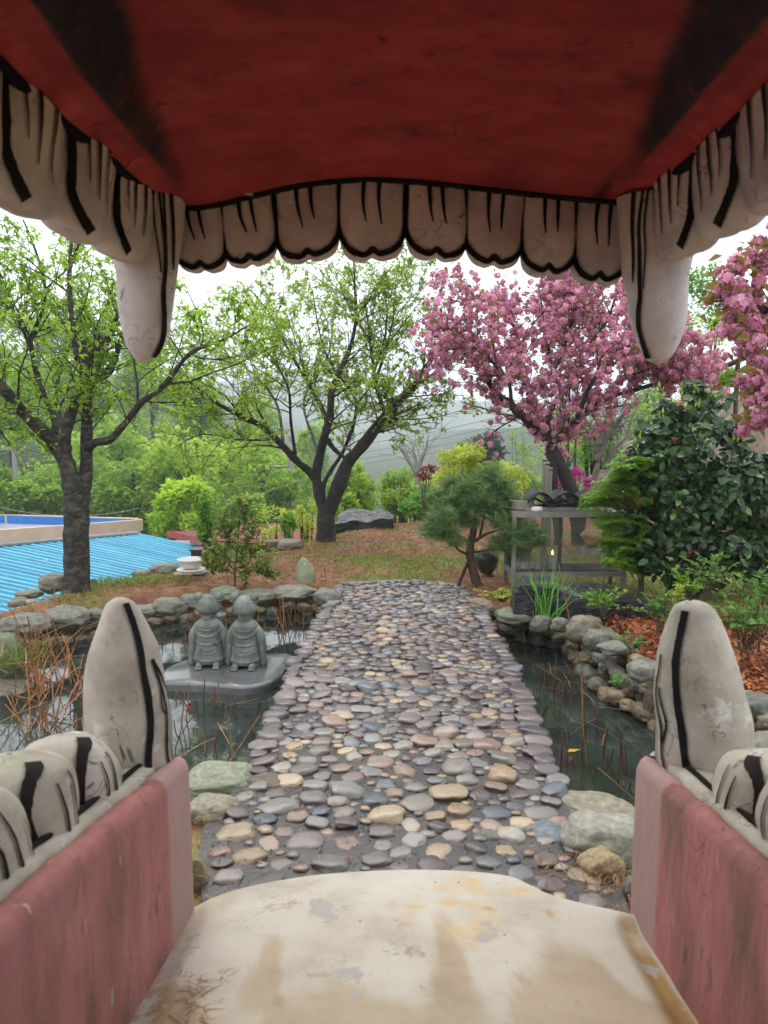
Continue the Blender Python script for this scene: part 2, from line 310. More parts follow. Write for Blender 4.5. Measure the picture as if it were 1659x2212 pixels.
L['green'] = leafmat('bright_green_leaf', [(0, (.07, .20, .025)), (.5, (.15, .35, .045)), (1, (.26, .46, .08))], .4)
L['camellia'] = leafmat('camellia_leaf', [(0, (.016, .044, .013)), (.6, (.034, .085, .024)), (.9, (.065, .135, .035)), (1, (.17, .27, .06))], .16, .24, .45)
L['yew'] = leafmat('yew_leaf', [(0, (.09, .22, .024)), (.5, (.21, .42, .045)), (1, (.42, .62, .09))], .4, .5)
L['pine'] = leafmat('pine_needle', [(0, (.045, .11, .038)), (.5, (.12, .22, .075)), (1, (.30, .42, .13))], .18, .5)
L['conifer'] = leafmat('dark_conifer', [(0, (.015, .045, .018)), (1, (.05, .11, .045))], .1, .6)
L['shrub'] = leafmat('olive_leaf', [(0, (.07, .12, .022)), (.45, (.14, .21, .04)), (.8, (.27, .32, .06)), (.97, (.42, .33, .05)), (1, (.50, .30, .04))], .35, .35)
L['petal'] = leafmat('pink_petal', [(0, (.56, .20, .35)), (.5, (.79, .40, .56)), (1, (.93, .66, .78))], .5, .6, .2, tcol=(1, .85, .9))
L['magenta'] = leafmat('magenta_petal', [(0, (.42, .02, .26)), (1, (.66, .07, .45))], .35, .6, .2, tcol=(1, .8, .9))
L['bronze'] = leafmat('bronze_leaf', [(0, (.16, .11, .03)), (1, (.30, .21, .06))], .4)
L['maple'] = leafmat('red_maple_leaf', [(0, (.20, .035, .035)), (1, (.36, .085, .08))], .4, tcol=(1.1, .8, .7))
L['litter'] = leafmat('fallen_leaf', [(0, (.15, .035, .015)), (.5, (.34, .085, .03)), (1, (.50, .19, .06))], .1, .45, .4, tcol=(1, .8, .6))
L['needle'] = leafmat('dry_needle', [(0, (.16, .075, .035)), (.5, (.30, .165, .08)), (1, (.45, .30, .16))], .1, .7, .2, tcol=(1, .9, .7))
L['grass'] = leafmat('grass_blade', [(0, (.09, .16, .03)), (.5, (.22, .30, .06)), (1, (.36, .40, .12))], .3, .6, .2)
L['sedge'] = leafmat('sedge_blade', [(0, (.12, .36, .06)), (.7, (.22, .52, .11)), (1, (.44, .50, .18))], .4, .4, .3)
L['fern'] = leafmat('herb_leaf', [(0, (.09, .20, .05)), (1, (.22, .38, .10))], .4, .5, .3)

# ------------------------------------------------------------------ outlines on the ground
WZ = -.30                                                   # pond level
def G2(pts, z): return np.array([gz(x, y, z)[:2] for x, y in pts])
PLATEAU = np.vstack([G2([(-420, 1500), (-120, 1372), (0, 1326), (110, 1292), (200, 1264), (330, 1240), (400, 1218), (480, 1204), (570, 1194), (640, 1182), (690, 1166), (760, 1146), (850, 1129), (1000, 1118), (1130, 1114)], 0),
                     np.array([(9, 14.5), (16, 9), (16, -14), (-12, -14), (-9, 0)])])
POND_L = np.vstack([G2([(-150, 1455), (0, 1405), (110, 1395), (200, 1382), (300, 1358), (400, 1342), (480, 1332), (600, 1326), (705, 1328)], WZ),
                    G2([(740, 1300), (690, 1345), (640, 1445), (590, 1562), (552, 1668)], -.02), G2([(420, 1672), (260, 1700), (0, 1745), (-300, 1800)], -.05)])
POND_R = np.vstack([G2([(1020, 1330)], -.02), G2([(1090, 1372), (1150, 1392), (1210, 1405), (1262, 1470), (1315, 1520), (1385, 1562), (1450, 1605), (1560, 1680), (1640, 1760)], WZ),
                    G2([(1500, 1790), (1380, 1765), (1245, 1742), (1212, 1718), (1160, 1580), (1100, 1432), (1065, 1362)], -.03)])
PATH = G2([(736, 1257), (690, 1342), (640, 1441), (590, 1560), (548, 1676), (470, 1735), (438, 1790), (425, 1860), (440, 1960), (900, 2010), (1365, 1985), (1340, 1905), (1255, 1810), (1215, 1720), (1160, 1580), (1100, 1431), (1062, 1362), (1030, 1303), (985, 1259), (860, 1252)], 0)
def sdist(P, poly):
    """signed distance of points to a polygon, negative inside"""
    A = poly; B = np.roll(poly, -1, 0); d2 = np.full(len(P), 1e18); ins = np.zeros(len(P), bool)
    for a, b in zip(A, B):
        e_ = b-a; w = P-a; t = np.clip((w @ e_)/(e_ @ e_+1e-12), 0, 1); q = w-t[:, None]*e_
        d2 = np.minimum(d2, (q*q).sum(1))
        c = ((a[1] <= P[:, 1]) != (b[1] <= P[:, 1]))
        xi = a[0]+(P[:, 1]-a[1])*(b[0]-a[0])/(b[1]-a[1]+1e-12); ins ^= c & (P[:, 0] < xi)
    d = np.sqrt(d2); return np.where(ins, -d, d)
def vnoise(P, f, seed=0):
    """cheap smooth value noise on 2-D points"""
    q = P*f+seed*17.3; i = np.floor(q).astype(int); u = q-i; u = u*u*(3-2*u)
    def h(a, b): 
        z = np.sin(a*127.1+b*311.7+seed*74.7)*43758.5453; return z-np.floor(z)
    a, b = i[:, 0], i[:, 1]
    return (h(a, b)*(1-u[:, 0])+h(a+1, b)*u[:, 0])*(1-u[:, 1])+(h(a, b+1)*(1-u[:, 0])+h(a+1, b+1)*u[:, 0])*u[:, 1]
def height(P, fine=True):
    P = np.asarray(P, float).reshape(-1, 2); x, y = P[:, 0], P[:, 1]
    z = .03*(vnoise(P, 1.1)-.5)+.02*(vnoise(P, 3.3, 2)-.5)-.03
    bank = sm(x-.25*(y-5), 2.6, 4.4)*sm(y, 3.3, 6.0); z = z+bank*(.25+1.1*sm(x, 3.2, 7))
    z = z+.10*sm(x, 1.5, 2.1)*sm(y, 2.8, 4.2)*(1-sm(y, 5.0, 5.6))
    d = sdist(P, PLATEAU)
    zo = -3.6-2.2*sm(y, 18, 45)
    hill = np.clip((-4.0-x-.06*(y-60))/27, 0, 1.25)*sm(y, 22, 60)*12.5
    zo = zo+hill+1.2*(vnoise(P, .08, 3)-.5)*sm(y, 25, 50)
    zo = zo+7.5*sm(x, 3, 26)*sm(y, 14, 30)
    ridge = sm(y, 380, 640)*(1-.25*sm(y, 800, 1000)); zo = zo+ridge*(21+22*(vnoise(P, .007, 5)-.5)+8*(vnoise(P, .03, 6)-.5)+14*sm(x, 40, -120)-6*sm(x, 0, 160))
    z = z+(zo-z)*sm(d, .05, 2.6)
    for poly, wd in ((POND_L, .26), (POND_R, .40)):
        dd = sdist(P, poly); z = np.where(d < 1, z+(-.85-z)*sm(-dd, -wd, .02), z)
    dp = sdist(P, PATH); z = np.where((dp < .12) & (z > -.3), np.minimum(z, -.025), z)
    return z
def H(x, y): return float(height([(x, y)])[0])

# ------------------------------------------------------------------ the ground, one sheet
def axis(lo, hi, near0, near1, step):
    a = list(np.arange(near0, near1, step)); s = step; v = near1
    while v < hi: a.append(v); s *= 1.13; v += s
    a.append(hi); s = step; v = near0-step; left = []
    while v > lo: left.append(v); s *= 1.13; v -= s
    return np.array(sorted(left+[lo])+a)
ax, ay = axis(-780, 780, -4.2, 4.6, .06), axis(-40, 1080, 1.6, 13.5, .06)
XX, YY = np.meshgrid(ax, ay, indexing='ij'); PP = np.stack([XX.ravel(), YY.ravel()], 1)
ZZ = height(PP)
nx, ny = len(ax), len(ay)
# what grows or lies where: r = lawn green, g = red-brown litter, b = bare far soil
lawn = sm(vnoise(PP, 1.6, 8)*.5+vnoise(PP, 5, 9)*.3+.25*sm(PP[:, 1], 10.2, 7.6)*sm(PP[:, 0], -1.5, .6)+.2*sm(PP[:, 0], .6, 2.2)*sm(PP[:, 1], 12, 9), .48, .74)
lit = sm(PP[:, 0], 1.30, 1.55)*sm(PP[:, 1], 6.3, 5.6)*(1-sm(PP[:, 0], 4, 6))
far = sm(sdist(PP, PLATEAU), .5, 2)
m, n, p, o = newmat('earth')
va = n.nodes.new('ShaderNodeVertexColor'); va.layer_name = 'pcol'; sx = n.nodes.new('ShaderNodeSeparateColor'); n.links.new(va.outputs[0], sx.inputs[0])
v = coords(n, (1, 1, 1), shift=False)
t1 = tex(n, 7, 8, .7, v); r1 = ramp(n, [(.3, (.15, .066, .036)), (.5, (.28, .14, .08)), (.7, (.40, .235, .14))]); n.links.new(t1.outputs['Fac'], r1.inputs[0])
t2 = tex(n, 11, 8, .7, v); r2 = ramp(n, [(.3, (.13, .16, .04)), (.5, (.23, .25, .07)), (.7, (.33, .32, .12))]); n.links.new(t2.outputs['Fac'], r2.inputs[0])
t3 = tex(n, 25, 6, .7, v); r3 = ramp(n, [(.3, (.05, .02, .012)), (.5, (.16, .055, .028)), (.7, (.30, .10, .045))]); n.links.new(t3.outputs['Fac'], r3.inputs[0])
t4 = tex(n, .35, 8, .7, v); r4 = ramp(n, [(.3, (.028, .046, .026)), (.5, (.046, .068, .036)), (.7, (.085, .08, .05))]); n.links.new(t4.outputs['Fac'], r4.inputs[0])
b1 = mixn(n, sx.outputs[0], r1.outputs[0], r2.outputs[0]); b2 = mixn(n, sx.outputs[1], b1, r3.outputs[0]); b3 = mixn(n, sx.outputs[2], b2, r4.outputs[0])
n.links.new(b3, p.inputs['Base Color']); p.inputs['Roughness'].default_value = .85; p.inputs['Specular IOR Level'].default_value = .25
t5 = tex(n, 40, 8, .7, v); b = n.nodes.new('ShaderNodeBump'); b.inputs['Strength'].default_value = .8; b.inputs['Distance'].default_value = .02
n.links.new(t5.outputs['Fac'], b.inputs['Height']); n.links.new(b.outputs[0], p.inputs['Normal']); MAT['earth'] = m
i = np.arange(nx-1)[:, None]*ny+np.arange(ny-1)[None]
gF = np.stack([i, i+ny, i+ny+1, i+1], -1).reshape(-1, 4)
g = put('ground', mesh_of('ground', np.column_stack([PP, ZZ]), [gF], MAT['earth'], col=np.stack([lawn, lit, far], 1)))
props(g, 'brown and green lawn, banks and misty hills behind the garden', 'ground', kind='structure')

# ------------------------------------------------------------------ pond water
m, n, p, o = newmat('pond_water'); v = coords(n, shift=False)
t = tex(n, 1.6, 5, .6, v); r = ramp(n, [(.35, (.014, .020, .017)), (.65, (.038, .050, .044))]); n.links.new(t.outputs['Fac'], r.inputs[0]); n.links.new(r.outputs[0], p.inputs['Base Color'])
p.inputs['Roughness'].default_value = .035; p.inputs['IOR'].default_value = 1.5; p.inputs['Specular IOR Level'].default_value = .8
t = tex(n, 9, 3, .5, v); b = n.nodes.new('ShaderNodeBump'); b.inputs['Strength'].default_value = .06; b.inputs['Distance'].default_value = .02
n.links.new(t.outputs['Fac'], b.inputs['Height']); n.links.new(b.outputs[0], p.inputs['Normal']); MAT['water'] = m
for poly, lab in ((POND_L, 'dark still pond water around the statues, left of the path'), (POND_R, 'dark still pond water with stalks, right of the path')):
    c = poly.mean(0); q = c+(poly-c)*1.0; dn = np.array([(b_-a_) for a_, b_ in zip(np.roll(q, 1, 0), np.roll(q, -1, 0))])
    nrm = np.stack([dn[:, 1], -dn[:, 0]], 1); nrm /= np.linalg.norm(nrm, axis=1)[:, None]
    area = .5*np.sum(q[:, 0]*np.roll(q[:, 1], -1)-q[:, 1]*np.roll(q[:, 0], -1)); q = q+nrm*.27*np.sign(area)
    bm = bmesh.new(); f = bm.faces.new([bm.verts.new((a_, b_, WZ)) for a_, b_ in q]); bmesh.ops.triangulate(bm, faces=[f]); bmesh.ops.recalc_face_normals(bm, faces=bm.faces)
    me = bpy.data.meshes.new('pond_water'); bm.to_mesh(me); bm.free(); me.materials.append(MAT['water'])
    if me.polygons[0].normal.z < 0: me.flip_normals()
    props(put('pond_water', me), lab, 'pond', kind='structure')

# ------------------------------------------------------------------ stone prototypes
def stone_mesh(name, sub, amp, seed, mat, flat=1.0, boxy=0.0, cap=0.0):
    bm = bmesh.new(); bmesh.ops.create_icosphere(bm, subdivisions=sub, radius=1)
    off = Vector((seed*7.1, seed*3.3, seed*5.7))
    for v in bm.verts:
        d = v.co.normalized()
        if boxy: 
            k = (abs(d.x)**3+abs(d.y)**3+abs(d.z)**3)**(-1/3); d = d*(1+(k-1)*boxy)
        s = 1+amp*mnoise.noise(d*1.1+off)+amp*.6*mnoise.noise(d*2.4+off)+amp*.22*mnoise.noise(d*6+off)
        zz = d.z*s*flat
        if cap: zz = math.tanh(zz*cap)/math.tanh(cap)
        v.co = Vector((d.x*s, d.y*s, zz))
    me = bpy.data.meshes.new(name); bm.to_mesh(me); bm.free()
    me.polygons.foreach_set('use_smooth', np.ones(len(me.polygons), bool)); me.materials.append(mat); return me
COB = [stone_mesh('cobblestone', 3, .31, k+1, MAT['cob'], 1, .32+.05*(k % 8), 1.35) for k in range(16)]
BOU = [stone_mesh('boulder', 4, .22, k+31, MAT['rock'], 1, .5) for k in range(9)]

# ------------------------------------------------------------------ the cobbled path, a low bridge between the ponds
bm = bmesh.new(); top = [bm.verts.new((a_, b_, 0)) for a_, b_ in PATH]; f = bm.faces.new(top)
ex = bmesh.ops.extrude_face_region(bm, geom=[f]); bmesh.ops.translate(bm, verts=[q for q in ex['geom'] if isinstance(q, bmesh.types.BMVert)], vec=(0, 0, -.75))
bmesh.ops.recalc_face_normals(bm, faces=bm.faces); bmesh.ops.triangulate(bm, faces=[q for q in bm.faces if len(q.verts) > 4])
me = bpy.data.meshes.new('path'); bm.to_mesh(me); bm.free(); me.materials.append(MAT['mortar'])
path = props(put('path', me), 'cobbled footbridge of wet river stones set in dark mortar', 'path', kind='structure')
PCOL = [((.125, .098, .104), 5), ((.168, .132, .136), 5), ((.215, .175, .168), 4), ((.25, .222, .195), 4), ((.12, .135, .165), 1), ((.42, .30, .18), 3), ((.48, .37, .24), 2), ((.32, .22, .175), 4), ((.38, .34, .29), 3), ((.27, .255, .24), 3), ((.10, .125, .16), 1)]
PW = np.array([w for _, w in PCOL], float); PW /= PW.sum()
lo, hi = PATH.min(0), PATH.max(0)
pts = []; dm = []
def edge_line(a, b): return [(a_, b_) for a_, b_ in zip(a, b)]
for seg in (G2([(740, 1264), (692, 1342), (643, 1441), (594, 1560), (555, 1666)], 0), G2([(983, 1264), (1028, 1305), (1058, 1362), (1096, 1431), (1155, 1580), (1210, 1712)], 0)):
    S = spline(seg, 400); L_ = np.concatenate([[0], np.cumsum(np.linalg.norm(np.diff(S, axis=0), axis=1))]); s = .05
    while s < L_[-1]:
        d = R.uniform(.065, .12); k = np.searchsorted(L_, s+d/2); k = min(k, 399); pts.append(S[k]+np.array([R.gauss(0, .014), 0])); dm.append(d); s += d*.96
nfix = len(pts)
cand = NR.uniform(lo, hi, (60000, 2)); cand = cand[sdist(cand, PATH) < -.055]
pts = [np.array(q) for q in pts]; arr = np.zeros((3000, 2)); ad_ = np.zeros(3000); nn = len(pts); arr[:nn] = pts; ad_[:nn] = dm
for q in cand:
    d = R.choice([.075, .085, .095, .11, .135]) if q[1] < 3.4 else R.choice([.058, .068, .078, .088, .105])
    dx = arr[:nn]-q; dx = np.sqrt(dx[:, 0]**2*.72+dx[:, 1]**2*1.15)
    if nn == 0 or (dx > (ad_[:nn]+d)/2*(.94 if q[1] < 3.4 else .82)).all():
        arr[nn] = q; ad_[nn] = d; nn += 1
        if nn >= 2990: break
for q in NR.uniform(lo, hi, (24000, 2)):
    if nn >= 2900: break
    if q[1] > 4.2 or sdist(q[None], PATH)[0] > -.04: continue
    d = R.uniform(.035, .06); dx = arr[:nn]-q; dx = np.sqrt(dx[:, 0]**2*.72+dx[:, 1]**2*1.15)
    if (dx > (ad_[:nn]+d)/2*.92).all(): arr[nn] = q; ad_[nn] = d; nn += 1
P2 = arr[:nn].copy(); D2 = ad_[:nn].copy()
order = np.argsort(P2[:, 1]); EDGE = set(range(nfix))
far_mb = MB(); far_col = []; FARC = [stone_mesh('cobblestone', 2, .34, k+1, MAT['cobm'], 1, .32+.05*(k % 8), 1.5) for k in range(6)]
ico = COB[0]
cobv = [np.array([tuple(v.co) for v in m_.vertices]) for m_ in FARC]; cobf = [np.array([tuple(p_.vertices) for p_ in m_.polygons]) for m_ in FARC]
front_y = 2.02
cnt = 0
for rank, k in enumerate(order):
    x_, y_ = P2[k]; d = D2[k]
    if y_ < front_y: continue
    ci = NR.choice(len(PCOL), p=PW); 
    if k in EDGE and R.random() < .62: ci = R.choice([0, 1, 2])
    if y_ > 3.5 and ci in (5, 6, 8) and R.random() < .55: ci = R.choice([0, 1, 2, 3])
    c = np.array(PCOL[ci][0])*R.uniform(.72, 1.2)
    if y_ < 3.4 and ci < 3 and k not in EDGE and R.random() < .55: c = np.array(R.choice([(.30, .27, .24), (.40, .31, .20), (.20, .21, .22), (.36, .26, .20)]))*R.uniform(.85, 1.15)
    asp = R.uniform(1.0, 1.28); r_ = d/2*(R.uniform(.86, 1.05) if y_ < 3.3 else R.uniform(.96, 1.12))
    sx_, sy_ = r_*1.08*asp**.5, r_*1.0/asp**.5; sz_ = r_*R.uniform(.28, .44)
    rz_ = R.gauss(0, .45)
    sink = R.uniform(-.008, .005) if y_ > 2.5 else R.uniform(-.014, .002)
    if k in EDGE: sx_ *= 1.1; sy_ *= 1.05; sink = .004
    if cnt < 300 and d > .062:
        o_ = put('cobblestone', COB[R.randrange(16)], path, (x_, y_, sink), (R.gauss(0, .08), R.gauss(0, .08), rz_), (sx_, sy_, sz_)); o_.color = (*c, 1); cnt += 1
    else:
        q = R.randrange(6); V = cobv[q]*np.array([sx_, sy_, sz_]); cz, sz2 = math.cos(rz_), math.sin(rz_)
        V = np.stack([V[:, 0]*cz-V[:, 1]*sz2+x_, V[:, 0]*sz2+V[:, 1]*cz+y_, V[:, 2]+sink], 1); far_mb.add(V, cobf[q]); far_col.append(np.tile(c, (len(V), 1)))
if far_mb.n:
    V = np.concatenate(far_mb.V)
    o_ = put('cobblestones', mesh_of('cobblestones', V, [np.concatenate(far_mb.F3)], MAT['cobm'], col=np.concatenate(far_col)), path); o_['kind'] = 'stuff'
gm_ = MB(); tv0 = np.array([[1, 0, 0], [-.5, .87, 0], [-.5, -.87, 0], [0, 0, 1.]])
for q in NR.uniform(lo, hi, (5200, 2)):
    if q[1] < 2.0 or R.random() > (1.2 if q[1] < 3.6 else .5): continue
    if sdist(q[None], PATH)[0] > -.02: continue
    s_ = R.uniform(.003, .009); a_ = R.uniform(0, 6.28); c_, n_ = math.cos(a_), math.sin(a_); V = tv0*np.array([s_, s_*R.uniform(.6, 1), s_*.8]); V = np.stack([V[:, 0]*c_-V[:, 1]*n_+q[0], V[:, 0]*n_+V[:, 1]*c_+q[1], V[:, 2]], 1); gm_.add(V, [[0, 1, 3], [1, 2, 3], [2, 0, 3]])
o_ = gm_.build('grit', surf('joint_grit', [(.3, (.05, .045, .04)), (.5, (.16, .13, .10)), (.7, (.34, .29, .22))], 30, .5, .2), path, smooth=False); o_['kind'] = 'stuff'
print('stones', nn, cnt)
# ------------------------------------------------------------------ tiger mouth the picture is taken from
tiger = thing('tiger_mouth', 'red painted open tiger mouth with striped white teeth framing the garden view', 'sculpture', (.08, 1.0, 0))
YF = 2.05
GUM = [(363, 446), (420, 449), (475, 441), (530, 428), (590, 413), (660, 399), (734, 391), (805, 388), (877, 391), (940, 396), (1009, 404), (1070, 411), (1132, 418), (1190, 424), (1249, 430), (1310, 435), (1372, 438)]
GW = np.array([at(x, y, YF) for x, y in GUM])
PCl, PCr = GW[0], GW[-1]
GL = np.array([gz(x, y, PCl[2]) for x, y in [(360, 450), (300, 405), (227, 345), (145, 280), (47, 200), (0, 152)]]); GL[0] = PCl
GR = np.array([gz(x, y, PCr[2]) for x, y in [(1372, 438), (1440, 398), (1500, 350), (1575, 288), (1659, 215)]]); GR[0] = PCr
def gside(G, y):                                            # gum line of a side at depth y (extended straight back)
    o_ = np.argsort(G[:, 1]); xs = np.interp(y, G[o_, 1], G[o_, 0]); return float(xs)
class Tooth:
    """a tapering plaster tooth: O gum centre, ew across, el towards the tip, en towards the viewer"""
    def __init__(s, O, ew, el, en, Wd, Ln, Dp, prof, bend=(0, 0), cleft=0, pw=2.6, shear=0.0):
        s.O, s.ew, s.el, s.en = [np.array(tuple(q), float) for q in (O, ew, el, en)]
        s.W, s.L, s.D, s.prof, s.bend, s.cleft, s.pw, s.shear = Wd, Ln, Dp, prof, bend, cleft, pw, shear; s.rough, s.seed = 0, 0
    def half(s, v): return np.interp(v, s.prof[0], s.prof[1])
    def pt(s, xf, v, back=False):
        h = s.half(v); q = max(0, 1-abs(xf)**s.pw)**(1/s.pw)
        off = s.D/2*q*(h**.8)*(-1 if back else 1)
        l = s.L*v*(1-s.cleft*math.exp(-(xf*h/.16)**2)*v**5)+s.shear*xf*h*s.W/2*(1-v*.4)
        q = s.O+s.ew*(xf*h*s.W/2+s.bend[0]*v**2)+s.el*l+s.en*(off+s.bend[1]*v**2)
        return q+s.rough*np.array(mnoise.noise_vector(Vector(q*9+s.seed)))
    def build(s, name, seed=0, n=14, rows=22, rough=.009):
        s.rough, s.seed = rough, seed; mb = MB(); xs = np.sin(np.linspace(-PI/2, PI/2, n)); rowsv = 1-(1-np.linspace(0, 1, rows))**1.35
        G = []
        for v in rowsv:
            ring = [s.pt(x, v) for x in xs]+[s.pt(x, v, True) for x in xs[::-1][1:]]
            G.append(ring)
        for r_ in G: r_[-1] = r_[0]
        mb.grid(np.array(G)); o_ = mb.build(name, MAT['upper' if 'upper' in name else 'tooth'], tiger); return recalc(o_)
    def line(s, mb, pts, w0, w1=None, n=26, jit=.06, lift=.0045):
        w1 = w0 if w1 is None else w1; Q = spline(pts, n); P = np.array([s.pt(np.clip(x, -.995, .995), np.clip(v, 0, .999)) for x, v in Q])
        e_ = .02; N = []
        for x, v in Q:
            x = np.clip(x, -.93, .93); v = np.clip(v, .02, .95)
            a = s.pt(x+e_, v)-s.pt(x-e_, v); b = s.pt(x, v+e_)-s.pt(x, v-e_); c = np.cross(a, b); c /= np.linalg.norm(c)+1e-9
            N.append(c if c @ s.en > 0 else -c)
        N = np.array(N); T = np.gradient(P, axis=0); T /= np.linalg.norm(T, axis=1)[:, None]+1e-9
        Lt = np.cross(N, T); w = np.linspace(w0, w1, n)*(1+jit*NR.standard_normal(n))
        G = np.stack([P-Lt*w[:, None]/2+N*lift, P+Lt*w[:, None]/2+N*lift], 1); mb.grid(G)
ROUND = (np.array([0, .3, .5, .62, .72, .80, .87, .92, .96, .985, 1]), np.array([.99, 1, .99, .965, .92, .85, .75, .63, .48, .31, .02]))
BOXY = (np.array([0, .4, .6, .72, .8, .87, .92, .955, .98, 1]), np.array([.98, 1, 1, .985, .95, .88, .78, .63, .44, .02]))
U_LINE = [(-.985, 0), (-.975, .35), (-.96, .62), (-.88, .76), (-.70, .86), (-.35, .915), (-.12, .905), (0, .885), (.12, .905), (.35, .915), (.70, .86), (.88, .76), (.96, .62), (.975, .35), (.985, 0)]
tx = [363, 475, 590, 734, 877, 1009, 1132, 1249, 1372]; tb = [590, 574, 566, 562, 564, 577, 597, 616]
for k in range(8):
    xa, xb = tx[k], tx[k+1]; xc = (xa+xb)/2; yg = np.interp(xc, [q[0] for q in GUM], [q[1] for q in GUM])
    a, b = at(xa, np.interp(xa, [q[0] for q in GUM], [q[1] for q in GUM]), YF), at(xb, np.interp(xb, [q[0] for q in GUM], [q[1] for q in GUM]), YF)
    O = (a+b)/2; Ln = (O-at(xc, tb[k], YF)).length; Wd = (b.x-a.x)
    lean = (-.10 if k == 0 else .03 if k < 3 else 0)
    el = Vector((.10*(1 if k == 0 else .5 if k == 1 else .1 if k == 2 else 0)-.06*(1 if k == 7 else .3 if k == 6 else 0), 0, -1)).normalized()
    T_ = Tooth(O+Vector((0, .03, .012)), ((b-a).normalized()), el, Vector((0, -1, -.1)).normalized(), Wd*1.02, Ln+.012, .085, BOXY, cleft=.055)
    o_ = T_.build('upper_tooth', k); mb = MB()
    T_.line(mb, U_LINE, .016, .016, 60)
    j = R.uniform(-.05, .05)
    T_.line(mb, [(-.30+j, 0), (-.28+j, .3), (-.20+j+.08*(k < 3), .56+R.uniform(-.05, .05))], .0135, .004); T_.line(mb, [(.16+j, 0), (.17+j, .3), (.24+j-.05*(k > 4), .52+R.uniform(-.04, .05))], .0135, .004)
    mb.build('painted_line', MAT['black'], o_)
# side rows of the upper jaw
def side_row(G, sgn, n=4):
    zc = G[0][2]; edges = [1.97, 1.76, 1.55, 1.31, 1.03, .74, .42, .1]
    for k in range(len(edges)-1):
        y1, y0 = edges[k], edges[k+1]; yc = (y0+y1)/2; xc = gside(G, yc)
        xa, xb = gside(G, y0), gside(G, y1); ew = Vector((xb-xa, y1-y0, 0)).normalized()
        en = Vector((-sgn*ew.y, sgn*ew.x, -.18)).normalized() if sgn > 0 else Vector((ew.y, -ew.x, -.18)).normalized()
        Ln = [.20, .205, .215, .225, .23, .23, .23][k]
        T_ = Tooth(Vector((xc, yc, zc+.01))-en*.03, ew, Vector((sgn*.12, 0, -1)).normalized(), en, (y1-y0)*1.06, Ln, .12, BOXY, cleft=.03)
        o_ = T_.build('upper_tooth', 20+k+5*sgn); mb = MB()
        T_.line(mb, [(-.90, 0), (-.88, .4), (-.84, .62), (-.66, .80), (-.42, .90)], .017, .024)
        T_.line(mb, [(-.35, 0), (-.34, .3), (-.30, .58)], .012, .004); T_.line(mb, [(.10, 0), (.10, .3), (.14, .66)], .013, .004); T_.line(mb, [(.5, 0), (.52, .25), (.56, .6)], .008, .003); T_.line(mb, [(-.62, 0), (-.62, .2), (-.58, .45)], .007, .003)
        mb.build('painted_line', MAT['brown_line'] if k else MAT['black'], o_)
side_row(GL, -1); side_row(GR, 1)
FANG = (np.array([0, .12, .3, .5, .68, .8, .88, .94, .98, 1]), np.array([1.0, .98, .92, .84, .76, .66, .54, .40, .22, .02]))
def fang(base, tip, Wd, Dp, en, lines, seed, name, Yb, Yt, bend=(0, 0), prof=FANG):
    a, b = at(*base, Yb), at(*tip, Yt); el = (b-a); Ln = el.length; el.normalize()
    en = Vector(en).normalized(); ew = el.cross(en).normalized(); en = ew.cross(el).normalized()
    if ew.x < 0: ew = -ew
    T_ = Tooth(a, ew, el, en, Wd, Ln, Dp, prof, bend, 0, 2.2)
    o_ = T_.build(name, seed, 16, 30, .010); mb = MB()
    for pl, w0, w1 in lines: T_.line(mb, pl, w0, w1, 40)
    mb.build('painted_line', MAT['brown_line'] if 'upper' in name else MAT['black'], o_)
fang((322, 425), (311, 782), .185, .17, (.30, -1, .05), [([(.42, 0), (.50, .3), (.60, .55), (.72, .8), (.80, .95)], .007, .02), ([(.30, 0), (.46, .28), (.58, .5)], .006, .004), ([(.62, 0), (.72, .3), (.80, .42)], .012, .006), ([(.12, 0), (.26, .25), (.44, .45)], .006, .004)], 41, 'upper_fang', 2.0, 2.03)
fang((1418, 420), (1424, 784), .20, .17, (-.30, -1, .05), [([(-.42, 0), (-.55, .35), (-.66, .6), (-.74, .8), (-.7, .95)], .007, .02), ([(-.30, 0), (-.38, .3), (-.55, .55)], .006, .004), ([(-.62, 0), (-.70, .35), (-.78, .5)], .012, .005)], 42, 'upper_fang', 2.0, 2.03)
LUMP = (np.array([0, .35, .55, .68, .79, .87, .93, .97, 1]), np.array([.96, 1, .985, .94, .85, .73, .57, .38, .03]))
